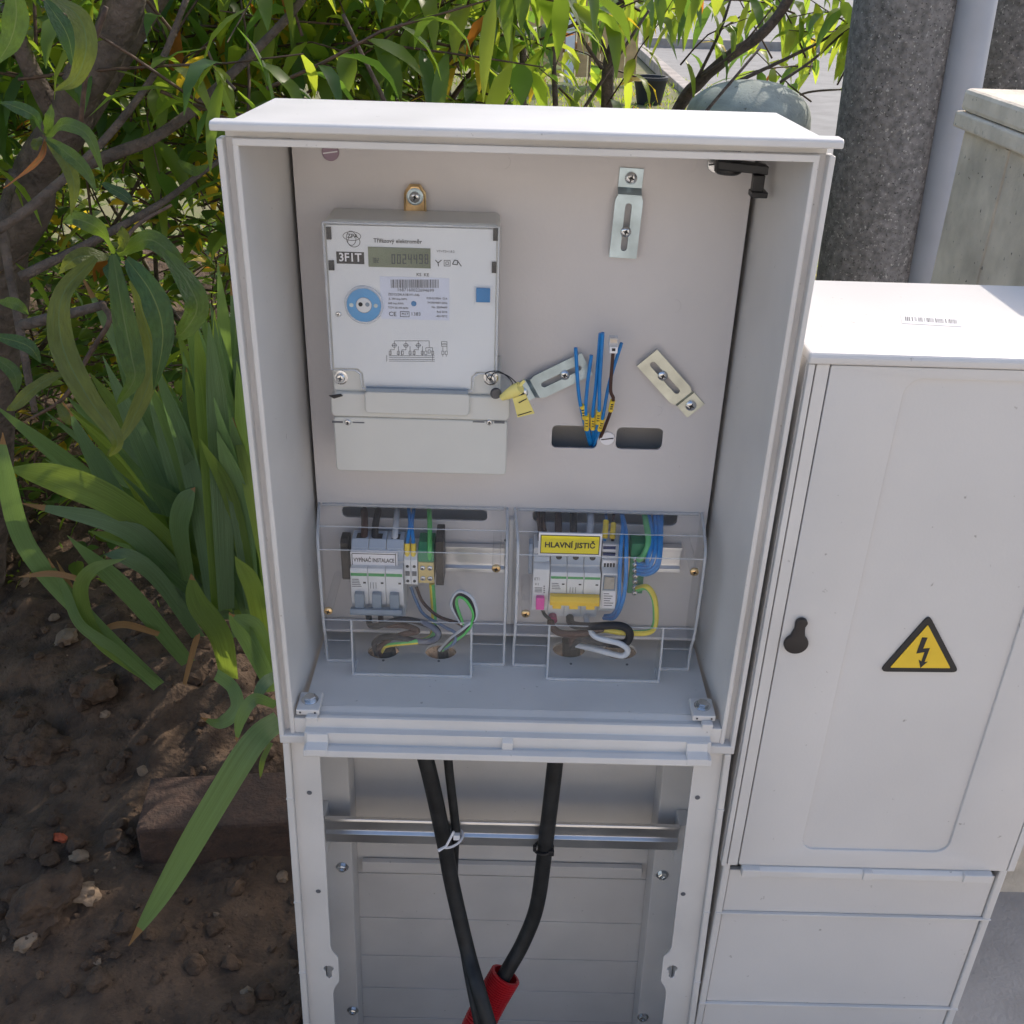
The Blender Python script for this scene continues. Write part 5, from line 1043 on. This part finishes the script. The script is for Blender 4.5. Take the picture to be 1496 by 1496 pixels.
# ---- dense hedge behind
hd = thing('mixed_hedge', (-1.3, 1.9, -.45), 'dense mixed leafy hedge with yellow leaves filling the upper left', 'hedge')
twig_cloud('f', hd, rnd, 1000, (-2.2, -.12, 1.05, 1.9, -.40, .78), .052, .031, 12, lambda p: 0 if (p.x > -.5 - .25 * (p.y - 1.05) and p.z < .42) else .35 + .65 * (noise.noise(p * 2.2) > -.25), wts=(.38, .40, .13, .075, .015), droop=.4, twl=.30)
twig_cloud('f', hd, rnd, 260, (-3.0, -.15, 2.1, 3.0, -.40, .9), .075, .042, 12, lambda p: 0 if (p.x > -.7 and p.z < .3) else 1, wts=(.38, .34, .20, .07, .01), droop=.4, twl=.34)
for i in range(26):
    x_ = rnd.uniform(-2.1, -.15); y_ = rnd.uniform(1.2, 2.2); b = Vector((x_, y_, -.45)); pts = [b]; d = Vector((rnd.gauss(0, .25), rnd.gauss(-.1, .2), 1))
    for k in range(5): d = (d + Vector((rnd.gauss(0, .18), rnd.gauss(0, .15), 0))); pts.append(pts[-1] + d.normalized() * .26)
    mb = MB(); mb.tube(smooth_pts(pts, 4), [.009 * (1 - .7 * q / 20) for q in range(21)], 6); mb.build('stem', BARK, hd, smooth='all')
# ---- irises
gi = 'irises growing beside the open cabinet'
ir = [thing('iris_plant', U(365, 930, y=.55), 'upright sword-leaved iris clump right against the open cabinet', 'plant', gi),
      thing('iris_plant', U(290, 930, y=.62), 'middle iris clump with broad blades spreading over the soil', 'plant', gi),
      thing('iris_plant', U(215, 985, y=.50), 'leftmost iris with arching blade and looped dry-tipped leaf', 'plant', gi),
      thing('iris_plant', U(400, 1060, y=.22), 'low iris leaf with a browned tip drooping over bare soil', 'plant', gi)]
B = [(0, [(372, 905, .56), (345, 640, .50), (318, 384, .46)], 38, 0), (0, [(380, 880, .52), (358, 600, .48), (337, 410, .46)], 28, 1), (0, [(384, 870, .46), (364, 690, .42), (346, 528, .40)], 36, 0),
 (0, [(352, 905, .54), (302, 690, .48), (268, 524, .45)], 28, 2), (0, [(360, 890, .52), (322, 690, .46), (284, 558, .43)], 40, 0), (0, [(400, 880, .42), (372, 740, .40), (340, 610, .40)], 26, 2),
 (0, [(395, 990, .40), (375, 920, .36), (338, 898, .34)], 34, 0), (0, [(392, 960, .44), (370, 860, .40), (343, 812, .38)], 36, 2), (0, [(378, 930, .48), (352, 850, .44), (300, 760, .42)], 40, 1),
 (0, [(400, 1010, .38), (360, 930, .36), (335, 895, .34)], 40, 0), (0, [(388, 860, .5), (376, 760, .5), (372, 690, .5)], 30, 1), (0, [(366, 900, .6), (356, 760, .6), (300, 560, .6)], 40, 1),
 (1, [(330, 905, .58), (285, 760, .52), (212, 558, .48)], 50, 1), (1, [(300, 905, .60), (240, 720, .55), (150, 520, .52)], 46, 1), (1, [(285, 905, .60), (190, 760, .54), (92, 588, .50)], 46, 1),
 (1, [(305, 850, .52), (190, 748, .44), (90, 700, .40), (10, 684, .36)], 58, 2), (1, [(270, 890, .60), (150, 725, .54), (-10, 590, .48)], 36, 0), (1, [(305, 840, .62), (260, 680, .58), (118, 400, .54)], 40, 1),
 (1, [(300, 845, .6), (262, 680, .56), (232, 556, .54)], 46, 0), (1, [(276, 850, .48), (262, 775, .45), (270, 735, .44), (285, 712, .44)], 40, 0), (1, [(335, 990, .46), (322, 930, .42), (290, 880, .40), (279, 838, .39)], 48, 2),
 (1, [(275, 968, .48), (190, 868, .42), (98, 782, .38)], 38, 0), (1, [(290, 930, .5), (235, 850, .45), (190, 815, .43), (152, 810, .43)], 36, 1), (1, [(325, 900, .55), (250, 830, .48), (180, 770, .44), (30, 735, .40)], 40, 1),
 (1, [(316, 985, .38), (340, 1005, .35), (346, 1035, .33), (322, 1056, .32), (292, 1048, .31)], 30, 0), (1, [(350, 930, .56), (330, 800, .56), (318, 690, .56)], 34, 1),
 (2, [(232, 1002, .42), (130, 905, .38), (40, 800, .35), (8, 690, .33), (4, 632, .33)], 34, 0), (2, [(225, 995, .42), (145, 935, .38), (118, 870, .36), (135, 832, .35), (184, 816, .35)], 28, 2), (2, [(230, 1000, .40), (170, 950, .37), (118, 912, .36), (95, 860, .36), (70, 815, .36)], 26, 0),
 (3, [(408, 1052, .235), (370, 1085, .20), (310, 1180, .17), (240, 1300, .14), (188, 1382, .12)], 54, 0), (3, [(404, 1030, .26), (372, 1022, .24), (352, 1050, .23), (345, 1085, .225)], 26, 0), (3, [(405, 985, .30), (385, 1000, .27), (370, 1030, .26)], 24, 1), (3, [(396, 1085, .24), (384, 1110, .22), (380, 1138, .21)], 12, 2)]
for pi, pts, wpx, ci in B:
    tip = rnd.random() < .55 or pi == 3
    hand_leaf(ir[pi], pts, wpx, [IRIS[ci], IRIS[3]] if tip else IRIS[ci], 'leaf', 9, 'blade', up=(rnd.uniform(-.35, .35), -1, rnd.uniform(.25, .7)), fold=.07)
for pi, pts, wpx in ((2, [(130, 850, .36), (80, 838, .35), (26, 843, .34)], 12), (1, [(232, 926, .44), (180, 912, .42), (135, 926, .40)], 14), (2, [(125, 910, .40), (90, 850, .39), (54, 806, .38)], 14), (1, [(270, 1000, .4), (285, 940, .4), (292, 925, .4)], 12), (2, [(140, 920, .4), (105, 860, .39), (82, 818, .39)], 10), (1, [(260, 828, .5), (240, 825, .48), (205, 830, .46)], 14)):
    hand_leaf(ir[pi], pts, wpx, IRIS[3], 'dry_leaf', 6, 'blade', fold=.3)
for i in range(62):                                 # further blades inside the clumps
    pi = rnd.choice((0, 1, 1)); bx_ = rnd.uniform(265, 390); d = rnd.uniform(.5, .85); tx = bx_ - rnd.uniform(-10, 200) * (bx_ < 360) - rnd.uniform(0, 60); ty = rnd.uniform(520, 800)
    if i % 2: bx_ = rnd.uniform(300, 392); d = rnd.uniform(.42, .62); tx = bx_ - rnd.uniform(15, 95); ty = rnd.uniform(430, 660)
    hand_leaf(ir[pi], [(bx_, 890, d), ((bx_ * .6 + tx * .4), (890 + ty) / 2 - 30, d - .03), (tx, ty, d - .1)], rnd.uniform(26, 42), IRIS[rnd.choice((0, 1, 1, 2))], 'leaf', 5, 'blade', up=(rnd.uniform(-.6, .6), -1, .5), fold=.07)

# ================================================================== SOIL DETAILS
def rock(mb, c, r, rnd_, sq=(1, .9, .7), mi=0, sub=1):
    bm = bmesh.new(); bmesh.ops.create_icosphere(bm, subdivisions=sub + 1, radius=1); o = Vector((rnd_.uniform(0, 99), rnd_.uniform(0, 99), 0)); M = Euler((rnd_.uniform(-.4, .4), rnd_.uniform(-.4, .4), rnd_.uniform(0, 6))).to_matrix()
    vs = []
    for v in bm.verts:
        q = v.co * (1 + .55 * noise.noise(v.co * 1.1 + o) + .28 * noise.noise(v.co * 2.6 + o) + .10 * noise.noise(v.co * 7 + o)); q = Vector((q.x * sq[0], q.y * sq[1], q.z * sq[2])) * r; vs.append(Vector(c) + M @ q)
    mb.add(vs, [tuple(x.index for x in f.verts) for f in bm.faces], mi); bm.free()
def gz(px, py):                                     # where a pixel meets the soil
    z_ = -.47
    for _ in range(6): p = U(px, py, z=z_); z_ = soil_h(p.x, p.y)
    return U(px, py, z=z_)
for px, py, r, lb, m in ((97, 937, 20, 'tan angular stone lying below the looped iris leaf', STONE), (75, 1330, 46, 'large crumbly soil clod in the sunlit lower left corner', CLODM), (128, 1310, 18, 'small pale stone touching the large clod', STONE), (62, 1100, 42, 'dark earth clod at the left edge of the cut bank', CLODM), (140, 1010, 38, 'dark earth lump under the iris bed', CLODM), (118, 1255, 12, 'small grey stone above the large clod', STONE), (88, 1226, 9, 'small red brick chip in the soil', mat('brick_chip', (.40, .09, .04), .9)), (155, 1045, 8, 'small pale flat stone in the dark bank', STONE), (78, 905, 9, 'small round stone beside the dry iris leaves', STONE), (40, 1380, 14, 'narrow stone in the sunny soil', STONE)):
    p = gz(px, py); mb = MB(); rr_ = r * .00115; rock(mb, p + Vector((0, 0, rr_ * .3)), rr_, rnd, (1, .9, .65), 0, 3 if m is CLODM else 2); tag(mb.build('stone' if m is not CLODM else 'soil_clod', m, None, smooth=m is not CLODM), lb, 'stone' if m is not CLODM else 'clod', 'stones and clods on the soil')
mb = MB()
for i in range(4200):
    x_, y_ = rnd.uniform(-1.3, -.2), rnd.uniform(-.3, 1.5); 
    if -.27 < x_ and -.02 < y_ < .2: continue
    rr_ = .002 + .017 * rnd.random() ** 9; rock(mb, (x_, y_, soil_h(x_, y_) + rr_ * .2), rr_, rnd, (1, .9, .75), 1 if rnd.random() < .03 else 0, 1 if rr_ > .009 else 0)
kind(mb.build('soil_crumbs', [CLODM, STONE], None, fix=False), 'stuff')
# old bricks beside the pedestal
c = gz(338, 1215)
for i, (px, py, lb) in enumerate(((300, 1212, 'dark old brick half buried beside the open pedestal'),)):
    q0 = U(232, 1190, z=-.425); q1 = U(432, 1180, z=-.425); mb = MB()
    M = Matrix.Translation((q0 + q1) / 2) @ Matrix.Rotation(math.atan2(q1.y - q0.y, q1.x - q0.x), 4, 'Z')
    mb.box(-.135, .135, -.03, .085, -.085, .0, 0, M); o = mb.build('old_brick', BRICK, None, bevel=.006); tag(o, lb, 'brick')
mb = MB()
for i in range(700):                                # grass and weeds behind the irises
    x_, y_ = rnd.uniform(-1.6, -.3), rnd.uniform(.85, 2.2); h_ = rnd.uniform(.015, .05)
    leaf_geo(mb, (x_, y_, soil_h(x_, y_)), (rnd.gauss(0, .5), rnd.gauss(0, .5), 1), (rnd.gauss(0, 1), rnd.gauss(0, 1), .1), h_, .006, .8, rmat(rnd, (.5, .2, .2, .08, .02)), 3)
kind(mb.build('weeds', LEAFS, None, smooth='all', fix=False), 'stuff')
mb = MB()
for i in range(9000):
    x_, y_ = rnd.uniform(-1.5, 2.1), 3.6 + 7.5 * rnd.random() ** 1.3; h_ = rnd.uniform(.03, .07)
    leaf_geo(mb, (x_, y_, lawn_h(x_, y_)), (rnd.gauss(0, .5), rnd.gauss(0, .5), 1), (rnd.gauss(0, 1), rnd.gauss(0, 1), .1), h_, .012, .8, rmat(rnd, (.45, .1, .38, .06, .01)), 2)
kind(mb.build('lawn_grass', LEAFS, None, smooth='all', fix=False), 'stuff')
